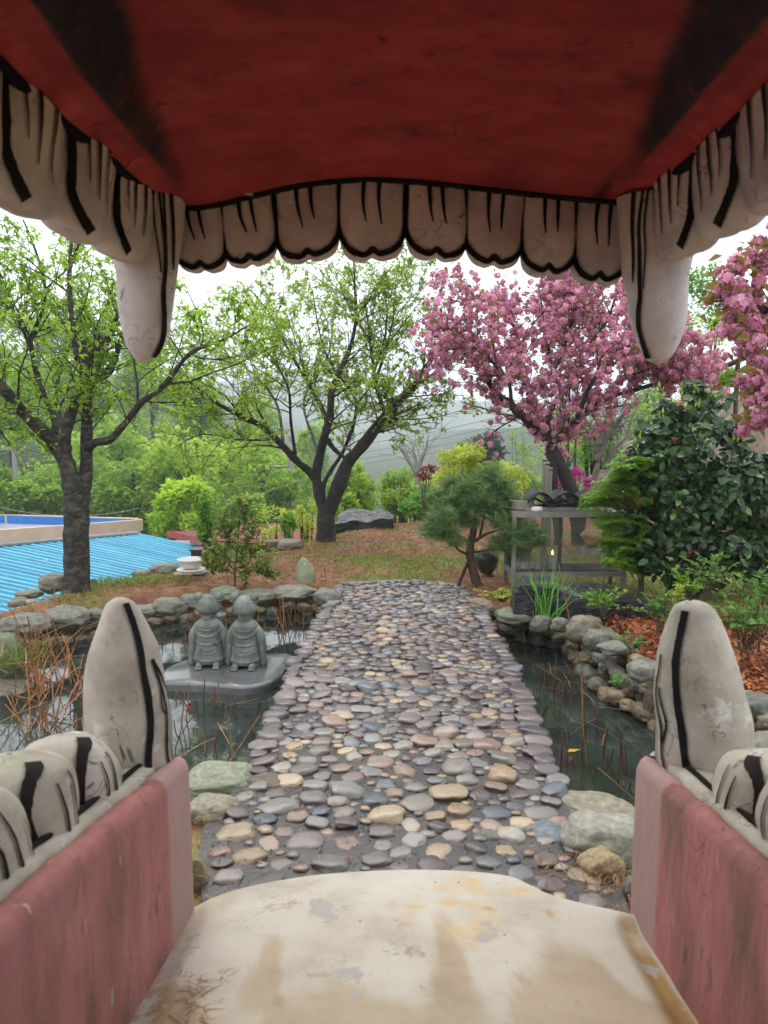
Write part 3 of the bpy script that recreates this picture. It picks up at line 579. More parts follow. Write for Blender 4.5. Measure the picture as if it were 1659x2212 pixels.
# lower jaw ------------------------------------------------------------------
LWX, RWX = -.567, .735
def jw(side, y): return (LWX+.012*(y-2) if side < 0 else RWX+.03*(y-2))
def jtop(side, y): return (.55+.20*(2.0-y) if side < 0 else .55+.15*(2.0-y))
def jfloor(y): return .085+.185*max(0, 2.0-max(y, .2))
for side in (-1, 1):
    ys = np.linspace(2.0, -1.5, 150); G = []
    for j, y in enumerate(ys):
        xi, zt, zf = jw(side, y), jtop(side, y), jfloor(y); e_ = .012*mnoise.noise(Vector((y*6, side*3, 0)))+.008*mnoise.noise(Vector((y*23, side*3, 7)))
        nz = lambda k: .005*mnoise.noise(Vector((y*11, k*2.3, side)))
        G.append([(xi+nz(1), y, -.6), (xi+nz(2), y, zf*.5), (xi+nz(3), y, (zf+zt)/2), (xi+nz(4), y, zt-.03), (xi+side*.010+nz(5), y, zt-.006+e_), (xi+side*.03, y, zt+.006+e_), (xi+side*.055, y, zt-.002+e_), (xi+side*.075, y, zt-.022+e_*.5)])
    first = [np.array(q) for q in G[0]]; c = np.array([jw(side, 2.0)+side*.04, 2.018, .3])
    ring = [[(q[0]*.75+(jw(side, 2)+side*.05)*.25, 2.022, q[2]*.99) for q in G[0]]]
    mb = MB(); mb.grid(np.array(ring+G)); mb.grid(np.array([[ring[0][k] for k in range(8)], [(jw(side, 2)+side*.12, 2.02, ring[0][k][2]) for k in range(8)]]))
    w_ = recalc(mb.build('jaw_wall', MAT['pink'], tiger))
    # plaster gum behind the pink rim, and the dark line at the foot of the teeth
    mb = MB(); G = []
    for y in np.linspace(2.06, -1.5, 60):
        xi, zt = jw(side, y), jtop(side, y); e_ = .008*mnoise.noise(Vector((y*8, side*5, 4)))
        G.append([(xi+side*.06, y, zt-.06), (xi+side*.068, y, zt+.004+e_), (xi+side*.10, y, zt+.015+e_), (xi+side*.20, y, zt+.01), (xi+side*.30, y, zt-.06), (xi+side*.34, y, -.6)])
    mb.grid(np.array([[(q[0], 2.085, q[2]-.02) for q in G[0]]]+G)); recalc(mb.build('lower_gum', MAT['tooth'], tiger))
    mb = MB(); mb.tube([(jw(side, y)+side*(.098+.006*mnoise.noise(Vector((y*9, 0, 0)))), y, jtop(side, y)+.016) for y in np.linspace(1.93, -.5, 60)], .006+.003*NR.random(60), 6); mb.build('gum_line', MAT['black'], tiger)
    for k, (yc, Wd, Ln) in enumerate([(1.655, .215, .18), (1.435, .225, .185), (1.205, .24, .19), (.96, .25, .195), (.70, .26, .2), (.43, .27, .2)]):
        if side > 0: yc -= .02; Ln -= .02*(k == 0)
        O = Vector((jw(side, yc)+side*.185, yc, jtop(side, yc)-.02)); ew = Vector((0, 1, -.19)).normalized(); en = Vector((-side, 0, .06)).normalized()
        T_ = Tooth(O, ew, Vector((side*.10, 0, 1)).normalized(), en, Wd*1.2, Ln, .21, LUMP, cleft=0, pw=2.4)
        o_ = T_.build('lower_tooth', 60+k+7*side, rough=.014); mb = MB()
        T_.line(mb, [(-.80, .0), (-.79, .35), (-.76, .60), (-.66, .80), (-.40, .95)], .013, .036)
        T_.line(mb, [(-.26, .0), (-.24, .3), (-.30, .66)], .013, .004); T_.line(mb, [(.14, .0), (.12, .3), (.04, .74)], .014, .004); T_.line(mb, [(.50, .0), (.50, .25), (.46, .5)], .008, .003)
        mb.build('painted_line', MAT['brown_line'], o_)
LF = (np.array([0, .2, .4, .58, .70, .80, .88, .94, .98, 1]), np.array([1, .93, .88, .83, .74, .61, .48, .38, .26, .04]))
fang((282, 1668), (262, 1294), .255, .20, (.75, -.75, .1), [([(.05, 0), (.13, .3), (.17, .6), (.08, .86), (-.05, .97)], .021, .019), ([(.62, 0), (.62, .3), (.55, .55), (.52, .66)], .010, .009), ([(.52, .66), (.66, .56), (.74, .46)], .014, .006), ([(.80, 0), (.79, .3), (.72, .52)], .009, .005), ([(.62, .32), (.48, .38), (.55, .50)], .005, .004)], 51, 'lower_fang', 1.95, 1.99, prof=LF)
fang((1530, 1690), (1492, 1298), .285, .22, (-.75, -.75, .1), [([(.02, 0), (-.12, .3), (-.2, .6), (-.14, .84), (-.02, .96)], .022, .022), ([(-.55, 0), (-.66, .3), (-.70, .55), (-.68, .72)], .010, .008), ([(-.62, .24), (-.50, .38), (-.62, .55)], .010, .006), ([(-.84, 0), (-.88, .3), (-.86, .6)], .009, .008)], 52, 'lower_fang', 1.95, 1.99, prof=LF)
# tongue ------------------------------------------------------------------
FR = [(417, 1962), (460, 1941), (520, 1921), (600, 1904), (690, 1891), (780, 1884), (880, 1880), (980, 1882), (1060, 1888), (1110, 1897), (1150, 1915), (1190, 1934), (1260, 1953), (1330, 1968), (1372, 1978)]
def fz(px): s = (px-417)/955; return .088+.030*math.sin(PI*np.clip(s, 0, 1))
FW = np.array([gz(x, y, fz(x)) for x, y in FR]); FS = spline(FW, 70)
tv = np.concatenate([np.linspace(-.10, 0, 8)[:-1], np.linspace(0, 1, 60)]); G = []; Cc = []
for t in tv:
    row = []
    for j, q in enumerate(FS):
        s = j/69; x0 = q[0]; yb = -1.5
        if t < 0: 
            a = -t/.10*PI/2; row.append((x0, q[1]+.045*math.sin(a), q[2]-.16*(1-math.cos(a)))); continue
        y = q[1]+(yb-q[1])*t**1.5; side_x = jw(-1, y)*(1-s)+jw(1, y)*s
        x = x0*(1-sm(t, 0, .12))+side_x*sm(t, 0, .12)
        z = q[2]+.185*(min(2.05, q[1])-max(y, .2))*(1 if y < 2.05 else 0)
        z += .012*math.sin(PI*s)*math.sin(PI*min(1, t*4))-.020*float(sm(s, .935, .965))*float(sm(t, .02, .08))-.012*float(sm(s, .05, .02))
        z += .006*mnoise.noise(Vector((x*3, y*3, 0)))+.003*mnoise.noise(Vector((x*9, y*9, 3)))
        row.append((x, y, z))
    G.append(row)
G = np.array(G); mb = MB(); mb.grid(G)
o_ = mb.build('tongue', MAT['tongue'], tiger)
s = np.tile(np.linspace(0, 1, 70), len(tv)); yy = G[:, :, 1].ravel(); xx = G[:, :, 0].ravel()
och = np.clip(sm(s, .925, .955)*sm(s, 1.0, .985)*sm(yy, 2.0, 1.9)+sm(s, .085, .05)*sm(yy, 1.95, 1.85), 0, 1)*sm(vnoise(np.stack([xx, yy], 1), 6), .15, .6)
low = sm(vnoise(np.stack([xx*5, yy*1.3], 1), 2.2, 4)+.35*sm(yy, 1.75, 1.45), .62, .82)*.75
base = np.ones((len(s), 3)); base = base*(1-och[:, None])+np.array([.66, .46, .20])*och[:, None]; base = base*(1-low[:, None])+base*np.array([.74, .62, .45])*low[:, None]
me = o_.data; a = me.attributes.new('pcol', 'FLOAT_COLOR', 'POINT'); c4 = np.ones((len(s), 4), np.float32); c4[:, :3] = base; a.data.foreach_set('color', c4.ravel()); recalc(o_)
# palate ------------------------------------------------------------------
GS = spline(GW, 201); ys = np.concatenate([np.linspace(2.05, 1.0, 50), np.linspace(.97, -1.5, 30)])
G = []; K = []
for y in ys:
    row = []
    for j in range(201):
        s = j/200*2-1; xl, xr = gside(GL, y), gside(GR, y); t = float(sm(2.05-y, 0, .35))
        x = GS[j][0]*(1-t)+((xl+xr)/2+s*(xr-xl)/2)*t if y > 1.7 else (xl+xr)/2+s*(xr-xl)/2
        z0 = PCl[2]*(1-(s+1)/2)+PCr[2]*(s+1)/2
        zf = GS[j][2]; q = max(0., 2.0-y); w0 = .90-.07*min(1, q/.9); w1 = w0-.02-.15*min(1, q/1.0)
        rec = .16*min(1, q/1.0)*float(sm(abs(s), w0, w1-.02))
        arch = .05*(1-s*s)
        z = zf*(1-t)+(z0+arch)*t+rec+.012*mnoise.noise(Vector((x*2.5, y*2.5, 1)))*min(1, q*4)+.02*float(sm(abs(s), .97, .93))*min(1, q*5)
        row.append((x, y, z))
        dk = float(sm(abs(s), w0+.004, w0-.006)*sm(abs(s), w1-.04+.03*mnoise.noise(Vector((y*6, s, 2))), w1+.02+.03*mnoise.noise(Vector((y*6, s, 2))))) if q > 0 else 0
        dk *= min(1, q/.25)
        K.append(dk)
    G.append(row)
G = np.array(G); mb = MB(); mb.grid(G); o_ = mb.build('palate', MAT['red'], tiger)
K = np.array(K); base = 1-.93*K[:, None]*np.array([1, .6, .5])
s = np.tile(np.linspace(-1, 1, 201), len(ys)); yy = np.repeat(ys, 201)
soot = np.exp(-((s-.42)/.14)**2)*sm(yy, 1.80, 2.03)*.55+np.exp(-((s-.83)/.03)**2)*sm(yy, 1.88, 1.98)*.85
base = base*(1-np.clip(soot, 0, 1)[:, None]*.9)
bright = sm(np.abs(s), .90, .93); base = base*(1+.25*bright[:, None])
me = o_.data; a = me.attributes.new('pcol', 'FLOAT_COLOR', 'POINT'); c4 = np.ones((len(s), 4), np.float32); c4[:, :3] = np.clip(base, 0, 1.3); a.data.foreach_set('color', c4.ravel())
mb = MB(); r_ = GS.copy(); mb.tube([tuple(q+np.array([0, -.012, -.003])) for q in r_], .0085+.002*NR.random(201), 8)
for G_, sg in ((GL, 1), (GR, -1)): mb.tube([(gside(G_, y)+sg*.012, y, G_[0][2]-.002) for y in np.linspace(2.04, .2, 60)], .011+.003*NR.random(60), 8)
mb.build('gum_line', MAT['black'], tiger)
mb = MB(); p_ = at(618, 480*.864+0, 2.0); q = at(537, 418, 2.02); mb.box(q, (.022, .012, .008), .3); mb.build('chipped_plaster', MAT['tooth'], tiger)
# head shell round and behind the mouth
mb = MB(); G = []
for y in np.concatenate([[2.12], np.linspace(2.10, -1.7, 24)]):
    xl, xr = gside(GL, y)-.16, gside(GR, y)+.16; c = (xl+xr)/2; hw = (xr-xl)/2; row = []
    for a in np.linspace(0, PI, 25): row.append((c-hw*1.12*math.cos(a), y, 2.14+(.42+.15*float(sm(1.5-y, 0, 2)))*math.sin(a)**.7*(1 if y < 2.115 else .25)-.02))
    G.append(row)
mb.grid(np.array(G))
for G_, sg in ((GL, -1), (GR, 1)):
    mb.grid(np.array([[(gside(G_, y)+sg*u, y, 2.14-.02-(.0 if u < .17 else 0)) for u in np.linspace(.02, .24, 4)] for y in np.linspace(2.1, -1.7, 20)]))
    mb.grid(np.array([[(gside(G_, y)+sg*.2, y, z) for z in np.linspace(2.2, -.6, 8)] for y in np.linspace(-.15, -1.7, 8)]))
mb.grid(np.array([[(x, -1.5, z) for z in np.linspace(-.6, 2.9, 8)] for x in np.linspace(-1.1, 1.25, 8)]))
recalc(mb.build('head_shell', MAT['head'], tiger))

# ------------------------------------------------------------------ boulders
GREY, GREEN, TAN, BRN, BLUE, PURP = (1.1, 1.1, 1.05), (1.0, 1.08, .88), (1.75, 1.38, .95), (1.35, 1.05, .85), (.85, 1.0, 1.2), (1.0, .75, .72)
def boulder(x0, y0, x1, y1, zb, label, tone=GREY, group=None, name='boulder', back=.55, mesh=None, z_in=.02, cat='stone', rz=None, depth=.8, Y=None):
    base = gz((x0+x1)/2, y1, zb) if Y is None else at((x0+x1)/2, y1, Y)
    s = mpp(base); w = (x1-x0)*s/2*1.06; h = (y1-y0)*s/2*1.04; d = w*depth
    if y1-y0 > 0: h = max(h-.10*d, .5*h)
    k = R.randrange(9)
    o_ = put(name, mesh or BOU[k], None, (base.x, base.y+d*back, base.z+h-z_in), (R.gauss(0, .06), R.gauss(0, .06), R.uniform(-.3, .3) if rz is None else rz), (w, d, h))
    t = R.uniform(.85, 1.15); o_.color = (tone[0]*t, tone[1]*t, tone[2]*t, 1)
    return props(o_, label, cat, group)
EDGE_G = 'boulders edging the left pond'
for (x0, y0, x1, y1, zb, tone, lab) in [
    (-6, 1318, 93, 1372, -.06, GREY, 'long cracked grey boulder at the far left of the pond rim'),
    (97, 1306, 181, 1352, -.06, GREY, 'blocky pale grey boulder left of the left lower fang'),
    (180, 1309, 222, 1338, -.06, GREEN, 'greenish boulder partly hidden by the left lower fang tip'),
    (272, 1302, 334, 1332, -.06, GREY, 'grey boulder just right of the left lower fang'),
    (325, 1286, 394, 1328, -.06, GREEN, 'rounded mossy boulder on two smaller stones of the pond rim'),
    (385, 1278, 446, 1314, -.06, GREY, 'flat-topped grey boulder behind the left monk statue'),
    (452, 1259, 516, 1301, -.05, GREEN, 'humped mossy boulder under the little yellow-leaved shrub'),
    (515, 1268, 592, 1301, -.05, GREEN, 'low green boulder behind the right monk statue'),
    (582, 1258, 682, 1296, -.05, GREY, 'long pale boulder that carries the upright stone'),
    (676, 1266, 734, 1309, -.06, GREY, 'squarish boulder against the left far corner of the cobbled path')]:
    boulder(x0, y0, x1, y1, zb, lab, tone, EDGE_G)
SM = [(302, 1327, 358, 1352, BRN), (330, 1319, 358, 1335, PURP), (357, 1319, 400, 1342, TAN), (400, 1319, 425, 1337, PURP), (477, 1300, 505, 1320, GREY), (555, 1302, 600, 1320, BRN), (600, 1302, 655, 1321, TAN), (635, 1286, 680, 1308, BRN), (650, 1316, 675, 1332, BRN), (672, 1308, 696, 1330, BRN), (430, 1314, 470, 1332, GREY), (520, 1302, 556, 1322, BRN),
      (110, 1352, 162, 1380, TAN), (160, 1346, 200, 1369, BRN), (62, 1356, 112, 1388, BRN), (38, 1352, 100, 1374, TAN), (38, 1372, 66, 1390, BRN), (200, 1346, 250, 1372, BRN), (248, 1338, 304, 1364, GREY), (0, 1374, 40, 1402, BRN)]
for x0, y0, x1, y1, tn in SM:
    boulder(x0, y0, x1, y1, WZ-.02, 'small rounded stone in the lower course of the left pond edge, just above the water', tn, 'small stones in the lower course of the left pond edge', 'pond_stone')
boulder(-40, 1366, 47, 1482, WZ-.03, 'big mossy boulder standing in the pond beside the dead stalks', (.95, 1.15, .8), None)
boulder(-60, 1470, 60, 1512, WZ-.05, 'flat low stone in the water below the mossy boulder', GREY, None)
for (x0, y0, x1, y1, zb, tone, lab) in [
    (84, 1234, 140, 1280, -.05, GREY, 'tall sloping boulder leaning at the left of the big trunk'),
    (30, 1268, 84, 1291, -.05, GREEN, 'smooth oval boulder at the edge of the blue roof'),
    (14, 1290, 48, 1308, -.05, BRN, 'brown rounded stone in front of the oval boulder by the blue roof'),
    (45, 1290, 74, 1304, -.05, (1.6, 1.45, 1.3), 'flat pale stone beside the brown rounded stone'),
    (26, 1284, 54, 1300, -.05, GREY, 'grey stone squeezed behind the brown rounded stone'),
    (195, 1246, 208, 1262, -.03, GREY, 'small stone at the right foot of the big left trunk'),
    (283, 1226, 322, 1247, -.05, GREY, 'rounded stone at the grass edge below the blue roof'),
    (322, 1211, 390, 1240, -.05, GREY, 'long dark flat rock beside the white basin'),
    (374, 1231, 414, 1244, -.03, TAN, 'tan stone propping the left of the white basin'),
    (408, 1228, 446, 1242, -.03, (1.6, 1.5, 1.4), 'pale stone propping the right of the white basin'),
    (596, 1160, 652, 1188, -.05, (1.1, .95, .85), 'brown-grey rock left of the middle tree trunk')]:
    boulder(x0, y0, x1, y1, zb, lab, tone)
# the upright stone on its boulder
b_ = gz(660, 1258, .07); mb = MB(); s_ = mpp(b_)
prof = [(0, .18), (.10, .20), (.3, .21), (.5, .195), (.7, .155), (.85, .10), (.95, .05), (1, .012)]
G = [[(b_.x+s_*(-4*z_**2-2)+r_*s_*108*math.cos(a)*(1 if math.cos(a) > 0 else 1), b_.y+.08+r_*s_*55*math.sin(a), b_.z-.02+z_*s_*57) for a in np.linspace(0, 2*PI, 25)] for z_, r_ in prof]
mb.grid(np.array(G)); props(recalc(mb.build('standing_stone', MAT['rock'])), 'upright leaf-shaped green stone standing at the pond corner', 'stone'); bpy.data.objects['standing_stone'].color = (1.5, 1.65, 1.15, 1)
# right bank
RG = 'boulders along the right pond bank'
for (x0, y0, x1, y1, zb, tone, lab) in [
    (1014, 1287, 1070, 1320, -.02, BRN, 'brown stone at the right far corner of the cobbled path'),
    (1049, 1309, 1079, 1336, -.12, GREY, 'dark rounded stone below the brown corner stone'),
    (1077, 1307, 1166, 1350, -.10, GREEN, 'mossy-topped long boulder beneath the black slab left of the sedge'),
    (1149, 1324, 1194, 1366, -.10, GREY, 'boulder half hidden behind the green sedge clump'),
    (1192, 1328, 1232, 1362, -.06, GREY, 'upright rounded grey stone right of the sedge clump'),
    (1230, 1326, 1296, 1390, -.08, (1.25, 1.15, 1.0), 'tall pale boulder with reddish stains on the right bank'),
    (1264, 1354, 1324, 1404, -.02, GREY, 'smooth grey boulder leaning on the tall pale one'),
    (1300, 1380, 1362, 1412, .0, GREY, 'flat grey boulder among the red fallen leaves'),
    (1364, 1422, 1424, 1472, .0, (1.2, 1.2, 1.2), 'large round grey boulder left of the right lower fang')]:
    boulder(x0, y0, x1, y1, zb, lab, tone, RG)
for k, (x0, y0, x1, y1, zb, tn) in enumerate([(1076, 1344, 1108, 1368, WZ, GREY), (1108, 1348, 1140, 1374, WZ, BRN), (1190, 1358, 1226, 1382, -.2, TAN), (1222, 1376, 1256, 1400, -.22, TAN), (1252, 1400, 1302, 1434, -.24, TAN), (1300, 1404, 1360, 1436, -.14, GREY), (1238, 1400, 1260, 1424, WZ, GREY), (1260, 1433, 1280, 1446, WZ, GREY), (1296, 1430, 1324, 1466, -.26, TAN), (1322, 1446, 1356, 1480, -.25, TAN), (1348, 1460, 1386, 1510, -.26, TAN), (1376, 1488, 1406, 1526, -.27, GREY), (1394, 1478, 1424, 1546, -.25, PURP), (1398, 1450, 1426, 1492, -.1, TAN), (1326, 1480, 1350, 1506, WZ, GREY), (1420, 1520, 1470, 1580, WZ, GREY), (1455, 1560, 1520, 1630, WZ, BRN), (1510, 1620, 1590, 1700, WZ, GREY), (1200, 1376, 1228, 1396, WZ, BRN), (1140, 1352, 1180, 1384, WZ, BRN)]):
    boulder(x0, y0, x1, y1, zb, 'rounded cobble packed in the waterline wall of the right pond bank', tn, 'cobbles packed in the right pond bank', 'pond_stone')
for (x0, y0, x1, y1, zb, tone, lab) in [
    (1580, 1484, 1640, 1526, .04, TAN, 'pale tan stone behind the right lower fang'),
    (1606, 1492, 1690, 1556, .04, (.7, .78, .75), 'dark grey rounded boulder at the right picture edge'),
    (1642, 1532, 1690, 1568, .04, (1.7, 1.5, 1.2), 'small pale stone under the dark boulder at the right edge'),
    (1600, 1580, 1720, 1650, .02, GREY, 'grey boulder behind the right lower side tooth')]:
    boulder(x0, y0, x1, y1, zb, lab, tone)
# the lower courses that hold the two ponds' rims
def course(px, rows, cnt, tones, lab, grp):
    S_ = spline(G2(px, WZ), 300); L_ = np.concatenate([[0], np.cumsum(np.linalg.norm(np.diff(S_, axis=0), axis=1))])
    for zz_, off, sz in rows:
        s = R.uniform(0, .1)
        while s < L_[-1]:
            w_ = sz*R.uniform(.7, 1.3); k = min(298, int(np.searchsorted(L_, s+w_))); p_ = S_[k]; t_ = S_[k+1]-S_[max(0, k-1)]; t_ = t_/np.linalg.norm(t_); nrm2 = np.array([-t_[1], t_[0]]); nrm2 = nrm2 if (sdist((p_+nrm2*.1)[None], POND_L if lab.find('left') >= 0 else POND_R)[0] > 0) else -nrm2
            c_ = p_+nrm2*off; o_ = put('pond_stone', BOU[R.randrange(9)], None, (c_[0], c_[1], zz_+R.gauss(0, .012)), (R.gauss(0, .12), R.gauss(0, .12), math.atan2(t_[1], t_[0])), (w_*1.05, w_*.85, w_*R.uniform(.55, .85))); tn = R.choice(tones); f_ = R.uniform(.75, 1.1); o_.color = (tn[0]*f_, tn[1]*f_, tn[2]*f_, 1); props(o_, lab, 'stone', grp); s += 2*w_
course([(-60, 1425), (0, 1405), (110, 1395), (200, 1382), (300, 1358), (400, 1342), (480, 1332), (600, 1326), (700, 1328)], ((-.27, .03, .075), (-.15, .10, .07)), 0, [GREY, BRN, BRN, TAN, GREEN, PURP], 'small rounded stone in the lower course of the left pond edge, just above the water', 'small stones in the lower course of the left pond edge')
course([(1075, 1362), (1090, 1372), (1150, 1392), (1210, 1405), (1262, 1470), (1315, 1520), (1385, 1562), (1450, 1605), (1560, 1680)], ((-.27, .04, .07), (-.14, .12, .065), (-.03, .22, .06)), 0, [GREY, TAN, TAN, BRN, GREY], 'rounded cobble packed in the waterline wall of the right pond bank', 'cobbles packed in the right pond bank')
# big stones at the near end of the path
for (x0, y0, x1, y1, tone, lab, rz_) in [
    (1233, 1732, 1400, 1782, (1.75, 1.6, 1.3), 'long pale boulder at the water edge beside the right jaw wall', -.15),
    (1236, 1764, 1420, 1872, (1.9, 1.9, 1.85), 'large smooth grey-white boulder against the right jaw wall', -.3),
    (1258, 1826, 1352, 1908, (2.4, 1.8, 1.1), 'egg-shaped tan boulder in front of the grey-white one', .5),
    (1335, 1856, 1385, 1890, TAN, 'small cream stone wedged by the right jaw wall', 0),
    (1346, 1882, 1400, 1950, (1.0, 1.1, 1.15), 'blue-grey stone in the needles at the foot of the right jaw wall', .2),
    (1024, 1785, 1092, 1831, (1.15, 1.15, 1.1), 'big round grey cobble among the near path stones', 0),
    (530, 1668, 612, 1714, PURP, 'big purple-brown stone at the near left corner of the path', 0),
    (395, 1654, 535, 1712, (1.3, 1.42, 1.15), 'flat pale green-grey boulder at the pond edge by the left jaw wall', 0),
    (395, 1716, 508, 1780, (1.75, 1.65, 1.35), 'flat cream stone beside the left jaw wall', .1),
    (408, 1836, 446, 1926, (1.9, 1.7, 1.2), 'upright tan stone squeezed beside the left jaw wall', .1)]:
    boulder(x0, y0, x1, y1, -.03, lab, tone, rz=rz_, back=.75, z_in=.03)
boulder(1140, 1768, 1256, 1834, -.03, 'flat blue slate stone set in the near right corner of the path', (.9, 1.15, 1.5), mesh=BOU[4], back=.8, z_in=.05)
# black slab rocks
def slab_rock(name, pix, Yf, dep, zlo, label, amp, cat='rock', seed=0, mat='drock', top_drop=0.0):
    """an outline of its front upper edge (pixels) at depth Yf, extruded back and down, roughened"""
    S = spline([at(x, y, Yf) for x, y in pix], 46); mb = MB(); G = []
    for j, q in enumerate(S):
        e_ = math.sin(PI*min(1, max(0, j/45)))**.35; row = []
        zb = zlo
        for t in np.linspace(0, 1, 9): row.append((q[0], q[1]-.02*math.sin(PI*t)*e_+.05*(1-t), zb+(q[2]-zb)*t))
        for t in np.linspace(.08, 1, 10): row.append((q[0]*(1+.0*t), q[1]+dep*t*max(.15, e_), q[2]+top_drop*t*e_-.03*t*t))
        row.append((q[0], q[1]+dep*max(.15, e_)+.02, zb))
        G.append([np.array(p_)+amp*e_*np.array(mnoise.noise_vector(Vector(np.array(p_)*np.array([1.6, 3, 4.5])+seed)))+amp*.35*np.array(mnoise.noise_vector(Vector(np.array(p_)*9+seed))) for p_ in row])
    mb.grid(np.array(G))
    for k in (0, -1): 
        r_ = np.array(G[k]); c = r_.mean(0); mb.add(np.vstack([r_, c]), [[i_, i_+1, len(r_)] for i_ in range(len(r_)-1)])
    return props(recalc(mb.build(name, MAT[mat], smooth=(mat != 'drock'))), label, cat)
slab_rock('slab_rock', [(1112, 1306), (1125, 1276), (1160, 1272), (1220, 1281), (1290, 1294), (1350, 1298), (1400, 1306), (1452, 1326)], 5.75, .5, -.12, 'long black wet slab rock lying under the candle cabinet', .05, top_drop=.05)
slab_rock('flat_rock', [(716, 1150), (726, 1132), (760, 1127), (800, 1130), (828, 1122), (850, 1120)], 11.2, 1.1, -.15, 'flat grey angular rock right of the middle tree trunk', .07, seed=9, top_drop=.10)
for (x0, y0, x1, y1, Y, lab, tone) in [
    (1575, 815, 1790, 1010, 11.2, 'tall tan rock face above the camellia at the right edge', (1.15, 1.05, .98)),
    (1540, 860, 1640, 1010, 12.0, 'grey-brown rock left of the tall tan rock', (.85, .85, .82)),
    (1265, 1000, 1345, 1085, 12.2, 'tan rock behind the magenta azalea', (1.0, .95, .9)),
    (1315, 990, 1420, 1080, 12.8, 'grey rock behind the bright green yew', (.8, .82, .82)),
    (1345, 940, 1420, 1060, 13.5, 'upper brown rock behind the bare grey tree', (.9, .8, .72)),
    (1258, 1160, 1350, 1232, 9.2, 'broad grey rock seen through the cabinet glass', (.85, .85, .82)),
    (1360, 1235, 1450, 1300, 7.6, 'brown rock under the left of the camellia', (.6, .55, .5)),
    (1395, 1272, 1480, 1308, 6.9, 'pale squared stone under the camellia', (1.0, 1.0, .97))]:
    p_ = at((x0+x1)/2, y1, Y); o_ = boulder(x0, y0, x1, y1, 0, lab, tone, Y=Y, back=.3, name='rock', cat='rock', depth=.6, z_in=.15); o_.data = o_.data.copy(); o_.data.materials[0] = MAT['trock']; o_.scale[2] *= 1.1
p_ = at(1285, 1163, 8.6); o_ = boulder(1262, 1135, 1312, 1176, 0, 'round orange-brown stone seen through the cabinet glass', (2.4, 1.35, .75), Y=8.75, name='round_stone')
boulder(1250, 1172, 1330, 1240, 0, 'grey pedestal rock under the round stone behind the cabinet', GREY, Y=8.75, back=.5, name='rock', cat='rock')
# dark rough garden wall behind the camellia, right
slab_rock('garden_wall', [(1480, 1250), (1560, 1225), (1640, 1215), (1760, 1205), (1900, 1200)], 7.5, .5, 0, 'dark rough stone wall in the shade behind the camellia', .03, 'wall', 3, 'tarp')
# ------------------------------------------------------------------ statues on their slab
SZ = -.235
oc = G2([(345, 1462), (352, 1446), (395, 1425), (450, 1414), (575, 1411), (622, 1410), (638, 1419), (632, 1432), (617, 1446), (606, 1460), (570, 1478), (515, 1483), (440, 1477), (350, 1473)], SZ)
S = spline(np.vstack([oc, oc[:1]]), 90)[:-1]; c = S.mean(0); mb = MB(); G = []
for k_, z_ in ((.0, SZ+.004), (.55, SZ+.004), (.93, SZ+.002), (.985, SZ-.006), (1.0, SZ-.02), (.99, SZ-.06), (1.01, SZ-.10), (.97, SZ-.5)):
    G.append([(*(c+(q-c)*k_*(1+(.012*mnoise.noise(Vector((q[0]*14, q[1]*14, z_*30))) if k_ > .98 else 0))), z_) for q in np.vstack([S, S[:1]])])
mb.grid(np.array(G)); props(recalc(mb.build('statue_slab', MAT['slab'])), 'flat wet grey stone slab in the pond under the two monks', 'slab')
